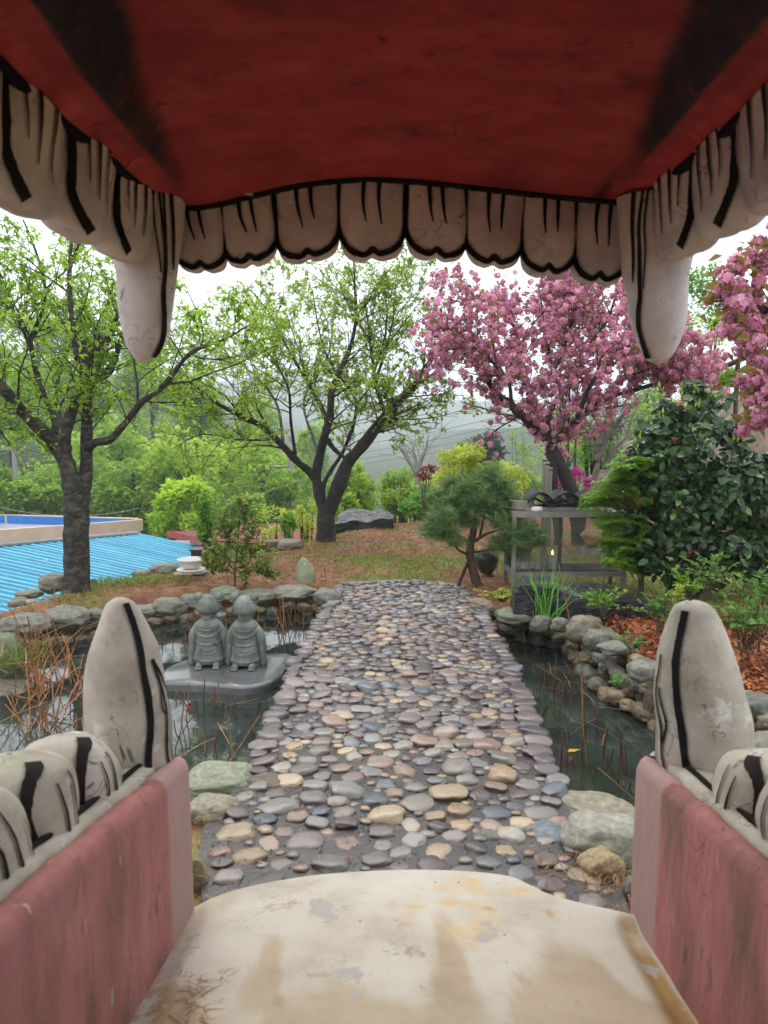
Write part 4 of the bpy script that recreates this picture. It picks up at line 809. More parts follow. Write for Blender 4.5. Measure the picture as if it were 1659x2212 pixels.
def monk(px, py, turn, label, hx):
    b = gz(px, py, SZ); b.y += .09
    t = thing('monk_statue', label, 'statue', (b.x, b.y, SZ+.004), turn); t.scale = (.76, .82, .94)
    BH, na, nz = .355, 72, 70
    pz = np.array([0, .04, .12, .3, .48, .62, .76, .86, .93, .97, 1.0]); pr = np.array([.140, .148, .146, .134, .118, .122, .132, .126, .098, .066, .052])
    G = []
    for i in range(nz):
        z = i/(nz-1); r = np.interp(z, pz, pr); row = []
        for j in range(na+1):
            a = j/na*2*PI; ph = (a-1.5*PI+PI) % (2*PI)-PI           # 0 at the back (towards the camera)
            rr = r
            w = max(0, math.cos(ph/1.25))**.6 if abs(ph) < 1.9 else 0
            for z0, kk, amp in ((.88, .10, .006), (.82, .13, .005), (.75, .16, .006), (.60, .20, .017), (.52, .15, .004), (.43, .05, .014), (.30, .20, .004), (.22, .20, .005), (.07, .02, .012)):
                u = z-(z0+kk*ph*ph*.5); 
                rr += amp*w*(math.exp(-(u/.045)**2) if u > 0 else math.exp(-(u/.005)**2)*.9)
            rr -= .008*w*math.exp(-(((z-.47))/.012)**2)
            rr += .004*math.sin(a*9+z*5)*(1-z)*(.3+.7*(1-w))
            row.append((rr*math.cos(a)*1.0, rr*math.sin(a)*.80, z*BH+.028))
        G.append(row)
    def loc(mb, name, par, mat=MAT['statue']):
        F = []
        if mb.F3: F.append(np.concatenate(mb.F3))
        if mb.F4: F.append(np.concatenate(mb.F4))
        return recalc(put(name, mesh_of(name, np.concatenate(mb.V), F, mat), par))
    mb = MB(); mb.grid(np.array(G)); mb.lathe([(0, BH+.03), (.052, BH+.028)], n=na); loc(mb, 'robe', t)
    # head
    mb = MB(); hz = BH+.118; G = []
    for i in range(33):
        th = i/32*PI; row = []
        for j in range(41):
            a = j/40*2*PI; r = .083*(math.sin(th)**.92); zz = .094*math.cos(th)
            if zz < -.03: r *= 1-.30*min(1, (-.03-zz)/.06)
            x_, y_ = r*math.cos(a)*1.40, r*math.sin(a)*1.22
            if y_ < 0 and zz < .09: 
                cr = math.exp(-(x_/.008)**2)*.004; y_ += cr                          # parting groove at the back
            if y_ > 0 and abs(x_) < .014 and -.035 < zz < .01: y_ += .014*(1-abs(x_)/.014)    # nose
            row.append((x_+hx*.012, y_, zz+hz))
        G.append(row)
    mb.grid(np.array(G)); h_ = loc(mb, 'head', t)
    mb = MB(); mb.lathe([(.070, BH), (.066, BH+.03), (.074, BH+.06)], n=24); loc(mb, 'neck', t)
    for s_ in (-1, 1):
        mb = MB(); c_ = np.array([s_*.094+hx*.012, -.008, hz+.076]); G = []
        for i in range(13):
            th = i/12*PI; G.append([(c_[0]+.044*(1+.06*math.cos(10*a))*math.sin(th)*math.cos(a), c_[1]+.036*(1+.05*math.cos(10*a))*math.sin(th)*math.sin(a), c_[2]+.036*math.cos(th)) for a in np.linspace(0, 2*PI, 41)])
        mb.grid(np.array(G)); mb.lathe([(.036, -.032), (.041, -.027), (.036, -.021)], c_, 20, sx=1.2); loc(mb, 'hair_bun', h_)
        mb = MB(); mb.lathe([(0, -.024), (.010, -.018), (.014, 0), (.011, .016), (0, .024)], (s_*.118+hx*.012, .004, hz-.016), 12, sy=1.6, sx=.8); loc(mb, 'ear', h_)
        mb = MB(); mb.tube(spline([(s_*.095, -.005, BH*.86), (s_*.138, .0, BH*.70), (s_*.150, .02, BH*.50), (s_*.135, .075, BH*.40), (s_*.07, .115, BH*.45)], 14), np.interp(np.linspace(0, 1, 14), [0, .3, .6, .8, 1], [.044, .048, .044, .042, .030]), 14); loc(mb, 'sleeve', t)
        mb = MB(); G = spline([(s_*.135, .0, BH*.62), (s_*.158, .0, BH*.42), (s_*.160, .01, BH*.2), (s_*.168, .02, .0)], 10); mb.tube(G, [.022, .028, .032, .034, .034, .034, .036, .038, .04, .036], 14); loc(mb, 'robe_fold', t)
        mb = MB(); prof_ = [(-.055, .022), (-.04, .032), (-.01, .036), (.03, .03), (.055, .02)]
        mb.tube([(s_*.082+.0*y_, -.055+y_-.035, .017) for y_, _ in prof_], [r_ for _, r_ in prof_], 12)
        for q_ in range(5): mb.tube([(s_*.082+(q_-2)*.0105, -.138, .014), (s_*.082+(q_-2)*.012, -.156, .011), (s_*.082+(q_-2)*.0125, -.166, .008)], [.0085, .0082, .005], 8)
        o_ = loc(mb, 'foot', t)
    return t
monk(446, 1445, .10, 'green-grey stone child monk with two hair buns, left of the pair', .6)
monk(527, 1448, -.03, 'green-grey stone child monk with two hair buns, right of the pair and turned straight ahead', 0)
b = at(478, 1352, 6.05); t = thing('stone_bowl', 'small grey stone bowl on a post between the two monks', 'bowl', (b.x, b.y, WZ-.15))
mb = MB(); zz = at(478, 1326, 6.05).z; mb.lathe([(.028, WZ-.15), (.026, zz-.05)], (b.x, b.y, 0), 16); mb.build('post', MAT['slab'], t)
mb = MB(); mb.lathe([(0, zz-.055), (.03, zz-.05), (.046, zz), (.040, zz+.002), (.034, zz-.02), (0, zz-.03)], (b.x, b.y, 0), 24); mb.build('bowl', MAT['slab'], t)

# ------------------------------------------------------------------ candle cabinet
KF, KR = 6.7, 7.1
xl, xr = at(1111, 1110, KF).x, at(1352, 1110, KF).x; zt = at(1111, 1105, KF).z; zg0 = at(1111, 1235, KF).z
cab = thing('candle_cabinet', 'grey metal glass-walled candle cabinet with black roof tiles on top', 'cabinet', ((xl+xr)/2, (KF+KR)/2, 0))
def bar(a, b, w, d, name='frame_bar', mat='frame', par=None):
    mb = MB(); c = [(p+q)/2 for p, q in zip(a, b)]; dx = [abs(p-q) for p, q in zip(a, b)]
    mb.box(c, [max(dx[0], w), max(dx[1], d), max(dx[2], w)]); o_ = mb.build(name, MAT[mat], par or cab, smooth=False); return o_
for x_ in (xl, xr):
    for y_ in (KF, KR): bar((x_, y_, -.25), (x_, y_, zt-.05), .036, .036, 'post')
for z_, h_ in ((zt-.026, .052), (zg0-.022, .044)):
    for y_ in (KF-.004, KR+.004): bar((xl-.022, y_, z_), (xr+.022, y_, z_), h_, .042, 'rail')
    for x_ in (xl, xr): bar((x_, KF+.02, z_-.001), (x_, KR-.02, z_-.001), h_-.004, .03, 'rail')
bar((at(1210, 1110, KR).x, KR-.01, zg0), (at(1210, 1110, KR).x, KR-.01, zt-.054), .034, .03, 'mullion', 'fdark')
mb = MB(); mb.box(((xl+xr)/2, (KF+KR)/2, zg0+.004), (xr-xl-.04, KR-KF-.05, .012)); mb.build('shelf', MAT['fdark'], cab, smooth=False)
mb = MB(); mb.box(((xl+xr)/2, (KF+KR)/2, zt-.008), (xr-xl+.04, KR-KF+.03, .012)); mb.build('top_plate', MAT['frame'], cab, smooth=False)
m, n, p, o = newmat('cabinet_glass'); n.nodes.remove(p)
tr = n.nodes.new('ShaderNodeBsdfTransparent'); tr.inputs[0].default_value = (.93, .95, .93, 1); gl = n.nodes.new('ShaderNodeBsdfGlossy'); gl.inputs['Roughness'].default_value = .04; df = n.nodes.new('ShaderNodeBsdfDiffuse'); df.inputs[0].default_value = (.5, .5, .48, 1)
fr = n.nodes.new('ShaderNodeFresnel'); fr.inputs[0].default_value = 1.5; ms = n.nodes.new('ShaderNodeMixShader'); m2 = n.nodes.new('ShaderNodeMixShader'); m2.inputs[0].default_value = .07
n.links.new(fr.outputs[0], ms.inputs[0]); n.links.new(tr.outputs[0], ms.inputs[1]); n.links.new(gl.outputs[0], ms.inputs[2]); n.links.new(ms.outputs[0], m2.inputs[1]); n.links.new(df.outputs[0], m2.inputs[2]); n.links.new(m2.outputs[0], o.inputs['Surface']); MAT['glass'] = m
for y_ in (KF+.003, KR-.003):
    mb = MB(); mb.box(((xl+xr)/2, y_, (zt+zg0)/2-.02), (xr-xl-.036, .003, zt-zg0-.06)); mb.build('glass_pane', MAT['glass'], cab, smooth=False)
mb = MB(); mb.box((xl+.001, (KF+KR)/2, (zt+zg0)/2-.02), (.003, KR-KF-.04, zt-zg0-.06)); mb.build('glass_pane', MAT['glass'], cab, smooth=False)
# roof tiles lying on a board
zb = at(1150, 1100, KF+.1).z
bd = MB(); bd.box(((at(1160, 1, KF).x+at(1310, 1, KF).x)/2, KF+.2, zt+.021), (at(1310, 1, KF).x-at(1160, 1, KF).x, .34, .036)); props(bd.build('tile_board', MAT['frame'], smooth=False), 'flat grey board under the black roof tiles on the cabinet', 'board')
def rtile(px0, px1, up, zoff, label, py):
    a, b = at(px0, py, KF+.02), at(px1, py, KF+.02); Wd = b.x-a.x; mb = MB(); G = []
    for s_ in (0, 1):
        G.append([[(a.x+Wd*u, KF+.0+y_, a.z+zoff+(up*.088*(math.sin(PI*u)) if up > 0 else .05*(1-math.sin(PI*u)))+(.018 if s_ else 0)-.10*y_*0) for u in np.linspace(0, 1, 15)] for y_ in np.linspace(.0, .36, 5)])
    A, B = np.array(G[0]), np.array(G[1]); mb.grid(A); mb.grid(B); mb.grid(np.stack([A[0], B[0]])); mb.grid(np.stack([A[-1], B[-1]])); mb.grid(np.stack([A[:, 0], B[:, 0]])); mb.grid(np.stack([A[:, -1], B[:, -1]]))
    props(recalc(mb.build('roof_tile', MAT['tile'])), label, 'roof tile', 'black roof tiles on the candle cabinet')
rtile(1141, 1197, 1, 0, 'left arched black roof tile on the cabinet', 1087); rtile(1191, 1259, 1, 0, 'middle arched black roof tile on the cabinet', 1087); rtile(1253, 1316, 1, 0, 'right arched black roof tile on the cabinet, half behind the yew', 1087)
rtile(1165, 1222, -1, 0, 'sagging black roof tile bridging the left and middle arched tiles', 1094); rtile(1220, 1282, -1, 0, 'sagging black roof tile bridging the middle and right arched tiles', 1094)
b = at(1127, 1104.5, KF+.16); s_ = mpp(b)
mb = MB(); mb.lathe([(0, 0), (20*s_, 0), (23*s_, 4*s_), (25.5*s_, 19*s_), (28*s_, 21*s_), (27.5*s_, 22*s_), (24.5*s_, 20.5*s_), (21*s_, 3*s_), (0, 2*s_)], (b.x, b.y, zt), 40); props(recalc(mb.build('basin', MAT['basin'])), 'beige plastic basin on the left end of the candle cabinet', 'basin')
b = at(1160, 1105, KF+.04); mb = MB(); mb.lathe([(0, 0), (12*s_, 0), (13.5*s_, 3*s_), (12.5*s_, 8*s_), (9*s_, 10*s_), (0, 10.3*s_)], (b.x, b.y, zt), 30, sy=.7); props(recalc(mb.build('upturned_bowl', MAT['white'])), 'small white upturned bowl beside the beige basin', 'bowl')
# candles
m, n, p, o = newmat('flame'); em = n.nodes.new('ShaderNodeEmission'); em.inputs[0].default_value = (1, .50, .14, 1); em.inputs[1].default_value = 9; n.links.new(em.outputs[0], o.inputs['Surface']); MAT['flame'] = m
def candle(px, py0, py1, wpx, Y, mat, label, lit=False):
    a = at(px, py1, Y); s_ = mpp(a); h = (py1-py0)*s_; r_ = wpx*s_/2; t = thing('candle', label, 'candle', (a.x, Y, zg0+.01))
    mb = MB(); mb.lathe([(0, 0), (r_*1.05, 0), (r_, .01), (r_*.98, h*.6), (r_*1.03, h*.92), (r_*.9, h), (r_*.5, h-.006), (0, h-.008)], (a.x, Y, zg0+.01), 20); recalc(mb.build('wax', MAT[mat], t))
    mb = MB(); mb.tube([(a.x, Y, zg0+h), (a.x+.002, Y, zg0+h+.016)], .0018, 6); mb.build('wick', MAT['black'], t)
    if lit: mb = MB(); mb.lathe([(0, 0), (.008, .010), (.0095, .02), (.006, .034), (0, .052)], (a.x+.002, Y, zg0+h+.006), 14); mb.build('flame', MAT['flame'], t)
candle(1192, 1199, 1230, 15, KF+.10, 'wax', 'lit white candle with a small orange flame in the cabinet', True)
candle(1178, 1199, 1226, 11, KF+.24, 'waxp', 'unlit peach candle just behind the lit one'); candle(1133, 1211, 1228, 16, KF+.12, 'wax', 'short bluish white candle at the far left of the cabinet')
candle(1149, 1212, 1229, 11, KF+.14, 'waxp', 'taller stub of the two peach candle stubs'); candle(1160, 1218, 1229, 13, KF+.10, 'waxp', 'lower stub of the two peach candle stubs')
for k, (px, Y, lab) in enumerate([(1214, KF+.08, 'burnt stick lying on the cabinet shelf'), (1250, KF+.1, 'second burnt stick lying right of the mullion on the cabinet shelf')]):
    a = at(px, 1228, Y); mb = MB(); mb.tube([(a.x-.05, Y, zg0+.02), (a.x+.04, Y+.02, zg0+.016)], .004, 6); props(mb.build('incense_stick', MAT['greytwig']), lab, 'stick')
# steel posts
for k, (px, pt, Y, lab) in enumerate([(1176, 993, 8.2, 'tallest ball-topped steel post behind the cabinet'), (1183, 1001, 8.7, 'middle ball-topped steel post behind the cabinet'), (1190, 1013, 9.4, 'shortest-looking ball-topped steel post behind the cabinet')]):
    a = at(px, pt, Y); s_ = mpp(a); g_ = H(a.x, Y); t = thing('steel_post', lab, 'post', (a.x, Y, g_), 0, 'steel posts behind the candle cabinet')
    mb = MB(); mb.tube([(a.x, Y, g_-.1), (a.x, Y, a.z-6*s_)], 3.6*s_, 14); mb.build('shaft', MAT['steel'], t)
    mb = MB(); mb.lathe([(0, -5.2*s_), (3.4*s_, -4.2*s_), (5.2*s_, 0), (3.4*s_, 4.2*s_), (0, 5.2*s_)], (a.x, Y, a.z), 18); mb.lathe([(4.4*s_, -9*s_), (4.4*s_, -6*s_), (2*s_, -4.5*s_)], (a.x, Y, a.z), 16); mb.build('ball_finial', MAT['steel'], t)
# jar behind the pine
b = at(1051, 1258, 7.45); s_ = mpp(b); g_ = H(b.x, 7.45); t = thing('glazed_jar', 'dark olive glazed round jar on an upturned pot behind the pine', 'jar', (b.x, 7.45, g_))
mb = MB(); z0 = b.z; mb.lathe([(0, g_-.05), (13*s_, g_-.05), (13.5*s_, z0+10*s_), (11*s_, z0+18*s_), (10*s_, z0+22*s_), (0, z0+22*s_)], (b.x+4*s_, 7.45, 0), 24); recalc(mb.build('pot_foot', MAT['jar'], t))
mb = MB(); mb.lathe([(0, z0+20*s_), (13*s_, z0+21*s_), (21*s_, z0+34*s_), (26*s_, z0+50*s_), (25*s_, z0+62*s_), (19*s_, z0+71*s_), (17*s_, z0+72*s_), (15*s_, z0+70*s_), (12*s_, z0+60*s_), (0, z0+55*s_)], (b.x, 7.45, 0), 36); recalc(mb.build('jar_body', MAT['jar'], t))
# basin left, planter, shallow bowl
def pot(px, py, Y, prof, mat, name, label, cat, n=36):
    b = at(px, py, Y); s_ = mpp(b); mb = MB(); mb.lathe([(r_*s_, z_*s_) for r_, z_ in prof], tuple(b), n); return props(recalc(mb.build(name, MAT[mat])), label, cat)
b = gz(413, 1227, .09); t = thing('white_basin', 'old white enamel basin on a flat dish propped on stones', 'basin', (b.x, b.y, .09)); s_ = mpp(b)
mb = MB(); mb.lathe([(0, 0), (17*s_, 0), (23*s_, 7*s_), (27*s_, 17*s_), (29.5*s_, 19*s_), (29*s_, 20.5*s_), (26*s_, 18.5*s_), (21*s_, 7*s_), (0, 4*s_)], tuple(b), 40); recalc(mb.build('bowl', MAT['white'], t))
mb = MB(); mb.lathe([(0, -7*s_), (22*s_, -7*s_), (31*s_, -3*s_), (31*s_, -1.5*s_), (16*s_, -2*s_), (0, -2*s_)], tuple(b), 40); recalc(mb.build('dish', MAT['white'], t))
b = at(433, 1206, 8.55); s_ = mpp(b); mb = MB(); mb.box((b.x, 8.6, b.z+.05), (36*s_, .20, .10)); mb.box((b.x, 8.6, b.z+.105), (42*s_, .24, .016)); mb.box((b.x, 8.65, b.z-.22), (.16, .16, .44)); props(mb.build('planter', MAT['blackplastic'], smooth=False), 'black plastic planter the climbing plant grows from', 'planter')
b = gz(587, 1182, -.02); s_ = mpp(b); mb = MB(); mb.lathe([(0, 0), (8*s_, 0), (9*s_, 8*s_), (14*s_, 12*s_), (15*s_, 15*s_), (13*s_, 15*s_), (9*s_, 11*s_), (0, 10*s_)], tuple(b), 30); props(recalc(mb.build('shallow_bowl', MAT['trock'])), 'shallow grey stone bowl on a foot by the brown-grey rock', 'bowl')

# ------------------------------------------------------------------ buildings in the hollow
ZT = -1.2
F0, F1 = gz(-220, 1160, ZT), gz(307, 1122, ZT); B0 = gz(-60, 1112.5, ZT)
dirf = (F1-F0).normalized(); F0 = F1-dirf*9.5; nrm_ = Vector((-dirf.y, dirf.x, 0)); 
bl = thing('flat_roof_building', 'low peach building with a blue-painted roof parapet behind the big left tree', 'building', (F1.x-4, F1.y, -4.5))
def wallq(a, b, z0, z1, th, name, mat, par):
    d = (b-a); L_ = d.length; an = math.atan2(d.y, d.x); c = (a+b)/2; mb = MB(); mb.box((c.x, c.y, (z0+z1)/2), (L_, th, z1-z0), an); return mb.build(name, MAT[mat], par, smooth=False)
D_ = 4.2; K1 = F1+nrm_*D_; K0 = F0+nrm_*D_
K1 = F1+Vector((-.2, .6, 0)); 
wallq(F0, F1, ZT-.34, ZT, .14, 'parapet', 'cream', bl); wallq(F0+nrm_*.3, F1+nrm_*.3-dirf*.3, -5, ZT-.34, .2, 'wall', 'concrete', bl)
BK = gz(-420, 1118, ZT); BK = F1+nrm_*.5+(Vector((-1, .12, 0)).normalized())*.0
KB = F1+nrm_*.35; KA = KB+Vector((-12, 2.6, 0))
wallq(KA, KB, ZT-.34, ZT, .14, 'parapet', 'cream', bl); wallq(KA+Vector((.02, -.085, 0)), KB+Vector((-.1, -.085, 0)), ZT-.30, ZT-.02, .02, 'blue_lining', 'bluepaint', bl); wallq(KA, KB, -5, ZT-.34, .2, 'wall', 'cream', bl)
mb = MB(); mb.add([F0+Vector((0, 0, -.27)), F1+Vector((0, 0, -.27)), KB+Vector((0, 0, -.27)), KA+Vector((0, 0, -.27))], [[0, 1, 2, 3]]); mb.build('roof', MAT['concrete'], bl, smooth=False)
for q in (.25, .62): 
    p_ = KA*(1-q)+KB*q+Vector((0, -.11, 0)); mb = MB(); mb.box((p_.x, p_.y, ZT-.15), (.06, .04, .30)); mb.build('parapet_post', MAT['cream'], bl, smooth=False)
b = gz(88, 1131, ZT-.27); s_ = mpp(b); mb = MB(); mb.lathe([(0, 0), (7*s_, 0), (7*s_, 5*s_), (4.5*s_, 6*s_), (4.5*s_, 9*s_), (7*s_, 10*s_), (6*s_, 13*s_), (0, 13.5*s_)], tuple(b), 16); props(recalc(mb.build('roof_vent', MAT['pole'])), 'small capped vent on the flat roof of the peach building', 'vent')
# blue corrugated roof: ridges along +x falling gently to the right
T1 = Vector((-6.1, 17.7, -1.1)); sh = thing('blue_roof_shed', 'shed with a bright blue corrugated sheet roof below the garden', 'shed', (-5, 13, -3.5))
nsheet = 0
for n0 in np.arange(-.1, 9.4, .86):
    ns = np.linspace(n0, n0+.885, 49); G = []
    for m_ in np.linspace(0, 1, 9):
        row = []
        for n_ in ns:
            mlo = -.36*n_-.05; mm = mlo+(1.62-mlo)*m_; ph = (n_/.215) % 1
            zz = .030*(1-2*abs(ph-.5)*2)*1.0; zz = .05*float(sm(abs(ph-.5), .34, .16))
            row.append((T1.x+mm, T1.y-n_, T1.z-.22*mm+zz+.003*(nsheet % 2)))
        G.append(row)
    mb = MB(); mb.grid(np.array(G)); mb.build('roof_sheet', MAT['blueroof'], sh, smooth=False); nsheet += 1
mb = MB(); P_ = [(T1.x-.36*n_-.03, T1.y-n_, T1.z+.22*.36*n_+.075) for n_ in np.linspace(0, 9.4, 20)]; mb.tube(P_, .05, 6); mb.build('ridge_flashing', MAT['pole'], sh)
mb = MB(); mb.box((T1.x+.8, T1.y+.12, T1.z-.20), (1.7, .04, .12)); mb.build('verge_trim', MAT['white'], sh, smooth=False)
for (a, b) in (((-5.9, 17.5), (-4.6, 17.5)), ((-4.6, 17.5), (-4.6, 8.6)), ((-6.0, 17.4), (-9.2, 8.6))):
    wallq(Vector((*a, 0)), Vector((*b, 0)), -5, -1.55, .15, 'wall', 'cream', sh)
# red roofed shed
A_, B_, C_, E_ = at(360, 1150, 20.0), at(437, 1168, 16.8), at(700, 1126, 22.5), at(700, 1194, 16.2)
rs = thing('red_roof_shed', 'shed with a faded red ribbed metal roof behind the yellow-leaved shrub', 'shed', ((A_.x+E_.x)/2, 19, -4))
npan = 7
for k in range(npan):
    G = []; us = np.linspace(k/npan, (k+1)/npan, 25)
    for w_ in np.linspace(0, 1, 5):
        row = []
        for u in us:
            a = A_+(B_-A_)*u; b = C_+(E_-C_)*u; p_ = a+(b-a)*w_; ph = (u*npan*3) % 1; row.append((p_.x, p_.y, p_.z+.045*float(sm(abs(ph-.5), .30, .42))))
        G.append(row)
    mb = MB(); mb.grid(np.array(G)); mb.build('roof_panel', MAT['redroof'], rs, smooth=False)
mb = MB(); d_ = (B_-A_); G = [[tuple(A_+d_*u+Vector((0, 0, .05))) for u in (0, 1)], [tuple(A_+d_*u+Vector((0, 0, -.13))) for u in (0, 1)], [tuple(A_+d_*u+Vector((.08, .06, -.13))) for u in (0, 1)]]; mb.grid(np.array(G)); mb.build('fascia', MAT['redfascia'], rs, smooth=False)
i0 = A_+d_*.1; i1 = A_+d_*.92; wallq(Vector((i0.x+.35, i0.y+.1, 0)), Vector((i1.x+.35, i1.y+.1, 0)), -5, A_.z-.22, .15, 'wall', 'concrete', rs)
j1 = E_+(C_-E_)*.1; wallq(Vector((i1.x+.45, i1.y+.15, 0)), Vector((E_.x, E_.y+.3, 0)), -5, E_.z-.3, .15, 'wall', 'concrete', rs)
# poles and wires
def polething(px, pt, pb, Y, r_, label, lamp=False):
    a = at(px, pt, Y); g_ = H(a.x, Y); t = thing('utility_pole', label, 'pole', (a.x, Y, g_))
    mb = MB(); mb.tube([(a.x, Y, g_-.3), (a.x, Y, a.z)], [r_*1.15, r_], 14); mb.build('shaft', MAT['pole'], t)
    if lamp:
        e1 = at(606, 1009, Y); mb = MB(); mb.tube([(a.x, Y, e1.z-.05), (e1.x+.3, Y, e1.z), (e1.x, Y, e1.z+.02)], .035, 8); mb.build('lamp_arm', MAT['wire'], t)
        mb = MB(); mb.lathe([(0, -.06), (.18, -.02), (.22, .03), (0, .08)], (e1.x-.1, Y, e1.z), 14, sx=1.6); mb.build('lamp_head', MAT['pole'], t)
    else:
        mb = MB(); mb.box((a.x, Y, a.z-.08), (.9, .08, .08)); mb.build('crossarm', MAT['pole'], t, smooth=False)
        for q in (-.4, 0, .4): mb = MB(); mb.lathe([(.03, -.04), (.05, 0), (.03, .05), (0, .08)], (a.x+q, Y, a.z), 10); mb.build('insulator', MAT['white'], t)
polething(30, 964, 1036, 26, .085, 'concrete utility pole with crossarm left of the big tree')
polething(628, 985, 1046, 28, .10, 'grey utility pole with a street lamp arm left of the middle tree', True)
for k, (p0, p1, lab) in enumerate([((640, 975), (1250, 852), 'topmost thin power line across the pale sky'), ((640, 992), (1250, 871), 'second thin power line from the top'), ((640, 1004), (1250, 889), 'third thin power line from the top'), ((640, 1014), (1250, 905), 'lowest thin power line across the pale sky')]):
    a, b = at(*p0, 30), at(*p1, 24); mb = MB(); mb.tube([tuple(a+(b-a)*u-Vector((0, 0, .5*4*u*(1-u)*.6))) for u in np.linspace(0, 1, 16)], .010, 5); props(mb.build('power_line', MAT['wire']), lab, 'cable', 'power lines across the sky')
for p0, p1, lab in [((-30, 1088), (300, 1098), 'slack cable in front of the hillside trees at the left'), ((380, 1082), (690, 1020), 'slanting cable in front of the hillside left of the middle tree')]:
    a, b = at(*p0, 22), at(*p1, 22); mb = MB(); mb.tube([tuple(a+(b-a)*u-Vector((0, 0, .3*4*u*(1-u)))) for u in np.linspace(0, 1, 12)], .009, 5); props(mb.build('cable', MAT['pole']), lab, 'cable')
a, b = at(1490, 826, 10.5), at(1625, 765, 9.0); mb = MB(); mb.tube([tuple(a), tuple(b)], .035, 10); t = thing('handrail', 'dark metal handrail sloping up at the right above the camellia', 'handrail', (a.x, a.y, H(a.x, a.y))); mb.build('rail', MAT['fdark'], t)
for q in (.12, .8):
    c = a+(b-a)*q; mb = MB(); mb.tube([(c.x, c.y, H(c.x, c.y)-.1), tuple(c)], .03, 8); mb.build('post', MAT['fdark'], t)
# ------------------------------------------------------------------ foliage tools
def unit(n): v = NR.standard_normal((n, 3)); return v/np.linalg.norm(v, axis=1)[:, None]
def leaves(P, size, up=.6, var=.3, wide=.30, fold=.10, droop=0., tint=None, dirs=None, norms=None, curl=0):
    """kite-shaped leaves rooted at P -> V, F, tint"""
    n = len(P); d = unit(n) if dirs is None else np.asarray(dirs)+.35*unit(n); d[:, 2] = d[:, 2]*.6-droop; d /= np.linalg.norm(d, axis=1)[:, None]
    nm = unit(n)*(1-up)+np.array([0, 0, up]) if norms is None else norms+.35*unit(n); s = np.cross(d, nm); s /= np.linalg.norm(s, axis=1)[:, None]+1e-9; nm = np.cross(s, d)
    L_ = size*(1+var*1.5*NR.uniform(-1, 1, n))[:, None]
    mid = P+d*L_*.42+nm*L_*fold
    V = np.stack([P, mid+s*L_*wide-nm*L_*curl, P+d*L_-nm*L_*fold*.5, mid-s*L_*wide-nm*L_*curl], 1).reshape(-1, 3)
    F = np.arange(4*n).reshape(-1, 4)
    t = NR.uniform(0, 1, n) if tint is None else np.clip(tint, 0, 1)
    return V, F, t
def leaf_part(name, P, size, mat, parent, **k):
    V, F, t = leaves(np.asarray(P, float), size, **k)
    if parent is not None: V = V-np.array(parent.location)
    o_ = put(name, mesh_of(name, V, [F], mat, tint=t, smooth=False), parent); return o_
def perp(d):
    v = Vector((R.gauss(0, 1), R.gauss(0, 1), R.gauss(0, 1))); v = v-d*v.dot(d); return v.normalized()
class Tree:
    def __init__(s): s.mb = MB(); s.tips = []; s.tt = []
    def limb(s, pts, r0, r1, n=None, sides=9, wob=.012):
        P = spline(pts, n or max(8, 4*len(pts))); k = len(P); wob = max(wob, r0*.35)
        for i in range(1, k-1): P[i] += wob*np.array(mnoise.noise_vector(Vector(P[i]*2.3)))
        r = r1+(r0-r1)*(1-np.linspace(0, 1, k))**.8; r = r*(1+.07*NR.standard_normal(k)*(k > 6)); s.mb.tube(P, r, 14 if r0 > .03 else sides, rough=.17 if r0 > .03 else 0); return P, r
    def grow(s, P, r, lev, cnt, Ln, leaf=8, t0=.25, up=.25, spread=.9, rmin=.0035, sub=(4, .5), bend=.3, flat=1.0):
        m = len(P)
        for k in range(cnt):
            t = t0+(1-t0)*((k+R.random())/cnt); i = min(m-2, int(t*(m-1))); b = Vector(P[i]); tg = (Vector(P[i+1])-Vector(P[i])).normalized()
            d = tg*R.uniform(.35, .8)+perp(tg)*spread*R.uniform(.6, 1.1)+Vector((0, 0, up)); d.z *= flat; d.normalize()
            L_ = Ln*R.uniform(.55, 1.25)*(1.1-.35*t); n = 6; pts = [b]; ru = perp(d)*bend*R.random()
            for q in range(n-1):
                d = (d+ru*.25+Vector((R.gauss(0, .12), R.gauss(0, .12), R.gauss(0, .10)+.03))).normalized(); pts.append(pts[-1]+d*L_/(n-1))
            r0 = max(rmin, min(r[i]*.55, .011*L_+.002)); rr = np.linspace(r0, max(.0018, rmin*.6), n)
            s.mb.tube(pts, rr, 5 if lev > 1 else 4, cap=False)
            if lev > 1: s.grow(np.array([tuple(p_) for p_ in pts]), rr, lev-1, sub[0], L_*sub[1], leaf, .15, up, spread, rmin*.8, sub, bend, flat)
            else:
                ct = R.random()
                for q in range(leaf):
                    u = (q+R.random())/leaf*(n-1); a = int(u); p_ = pts[min(a, n-1)].lerp(pts[min(a+1, n-1)], u-a); s.tips.append(tuple(p_)); s.tt.append(.55*ct+.45*R.random())
def pix(L_, Y0):
    return [at(q[0], q[1], Y0+(q[2] if len(q) > 2 else 0)) for q in L_]

